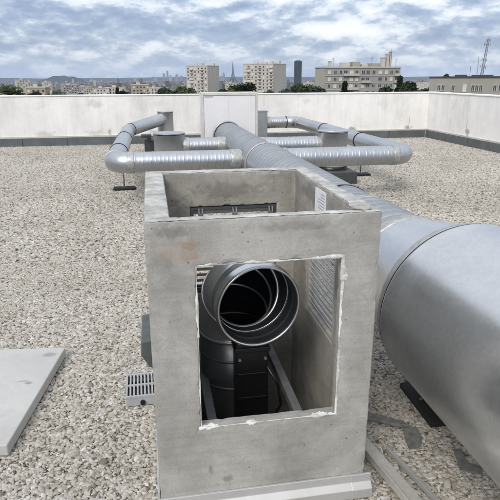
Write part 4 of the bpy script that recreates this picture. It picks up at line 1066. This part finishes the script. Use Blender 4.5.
# ------------------------------------------------------------------ sky and light
SUN_EL, SUN_AZ = R_(40), R_(212)          # azimuth clockwise from +Y: behind the camera, to the left
wd = bpy.data.worlds.new('World'); SC.world = wd; wd.use_nodes = True; nt = wd.node_tree
bg = nt.nodes['Background']; bg.inputs['Strength'].default_value = .1
sky = N(nt, 'ShaderNodeTexSky', sky_type='NISHITA'); sky.sun_disc = False; sky.sun_elevation = SUN_EL; sky.sun_rotation = SUN_AZ
tc = N(nt, 'ShaderNodeTexCoord'); sx = N(nt, 'ShaderNodeSeparateXYZ'); L(nt, tc.outputs['Generated'], sx.inputs[0])
def skymap(sc, loc=(0, 0, 0)):
    m_ = N(nt, 'ShaderNodeMapping'); m_.inputs['Scale'].default_value = sc; m_.inputs['Location'].default_value = loc; L(nt, tc.outputs['Generated'], m_.inputs[0]); return m_.outputs[0]
SCL = (6, 6, 15.5)
def field(loc):
    co_ = skymap(SCL, loc)
    a = ntex(nt, co_, 1.0, 9, .635, 0)
    # billows: folding the noise about its middle gives rounded lobes with creases between
    b = math_(nt, 'ABSOLUTE', math_(nt, 'SUBTRACT', ntex(nt, co_, 1.9, 6, .5, 0), .5))
    return math_(nt, 'ADD', math_(nt, 'MULTIPLY', a, .95), math_(nt, 'MULTIPLY', b, -.55))
d1 = math_(nt, 'ADD', field((3.1, 1.7, .4)), .06); d2 = math_(nt, 'ADD', field((3.1, 1.7, .66)), .06)          # d2: the same cloud field a little higher, for lit tops and grey bases
wide = ntex(nt, skymap((2.6, 2.6, 11), (.6, .2, 5)), 1.0, 4, .5)
lit = math_(nt, 'SUBTRACT', d1, d2)
dens = math_(nt, 'ADD', math_(nt, 'MULTIPLY', d1, .65), math_(nt, 'MULTIPLY', wide, .35))
gap = ramp(nt, dens, [(.32, 0), (.42, 1)])
body = ramp(nt, math_(nt, 'ADD', math_(nt, 'ADD', math_(nt, 'MULTIPLY', lit, 1.25), .47), math_(nt, 'MULTIPLY', math_(nt, 'SUBTRACT', wide, .5), .75)), [(.22, (2.1, 2.7, 4.1)), (.38, (3.0, 3.75, 5.3)), (.48, (4.5, 5.2, 6.4)), (.555, (7.0, 7.5, 8.3)), (.70, (9.1, 9.2, 9.4))])
cc = mix(nt, gap, (4.2, 5.2, 6.9), body)
low = N(nt, 'ShaderNodeMapRange'); L(nt, sx.outputs['Z'], low.inputs[0]); low.inputs[1].default_value = -.01; low.inputs[2].default_value = .05; low.inputs[3].default_value = .55; low.inputs[4].default_value = 0
cc = mix(nt, low.outputs[0], cc, (5.8, 6.7, 8.0))
hi_ = N(nt, 'ShaderNodeMapRange'); L(nt, sx.outputs['Z'], hi_.inputs[0]); hi_.inputs[1].default_value = .15; hi_.inputs[2].default_value = .45; hi_.inputs[3].default_value = 0; hi_.inputs[4].default_value = .65
cc = mix(nt, hi_.outputs[0], cc, (6.6, 6.7, 6.9))
boost = N(nt, 'ShaderNodeVectorMath', operation='SCALE'); L(nt, cc, boost.inputs[0]); L(nt, math_(nt, 'ADD', 1, math_(nt, 'MULTIPLY', math_(nt, 'MAXIMUM', sx.outputs['Z'], 0), .9)), boost.inputs['Scale'])
col = mix(nt, .85, sky.outputs[0], boost.outputs[0])
L(nt, col, bg.inputs['Color'])
sun = bpy.data.lights.new('sun', 'SUN'); sun.energy = 1.9; sun.angle = R_(25); sun.color = (1, .94, .86)
so = bpy.data.objects.new('sun', sun); COL.objects.link(so)
dirv = Vector((math.sin(SUN_AZ)*math.cos(SUN_EL), math.cos(SUN_AZ)*math.cos(SUN_EL), math.sin(SUN_EL)))
so.rotation_euler = (-dirv).to_track_quat('-Z', 'Y').to_euler(); so.location = dirv*50
vs = SC.view_settings; vs.view_transform = 'Standard'; vs.look = 'None'; vs.gamma = 1; vs.use_curve_mapping = False; vs.exposure = .2
SC.render.engine = 'CYCLES'; SC.cycles.max_bounces = 8; SC.cycles.volume_bounces = 1; SC.cycles.use_denoising = True
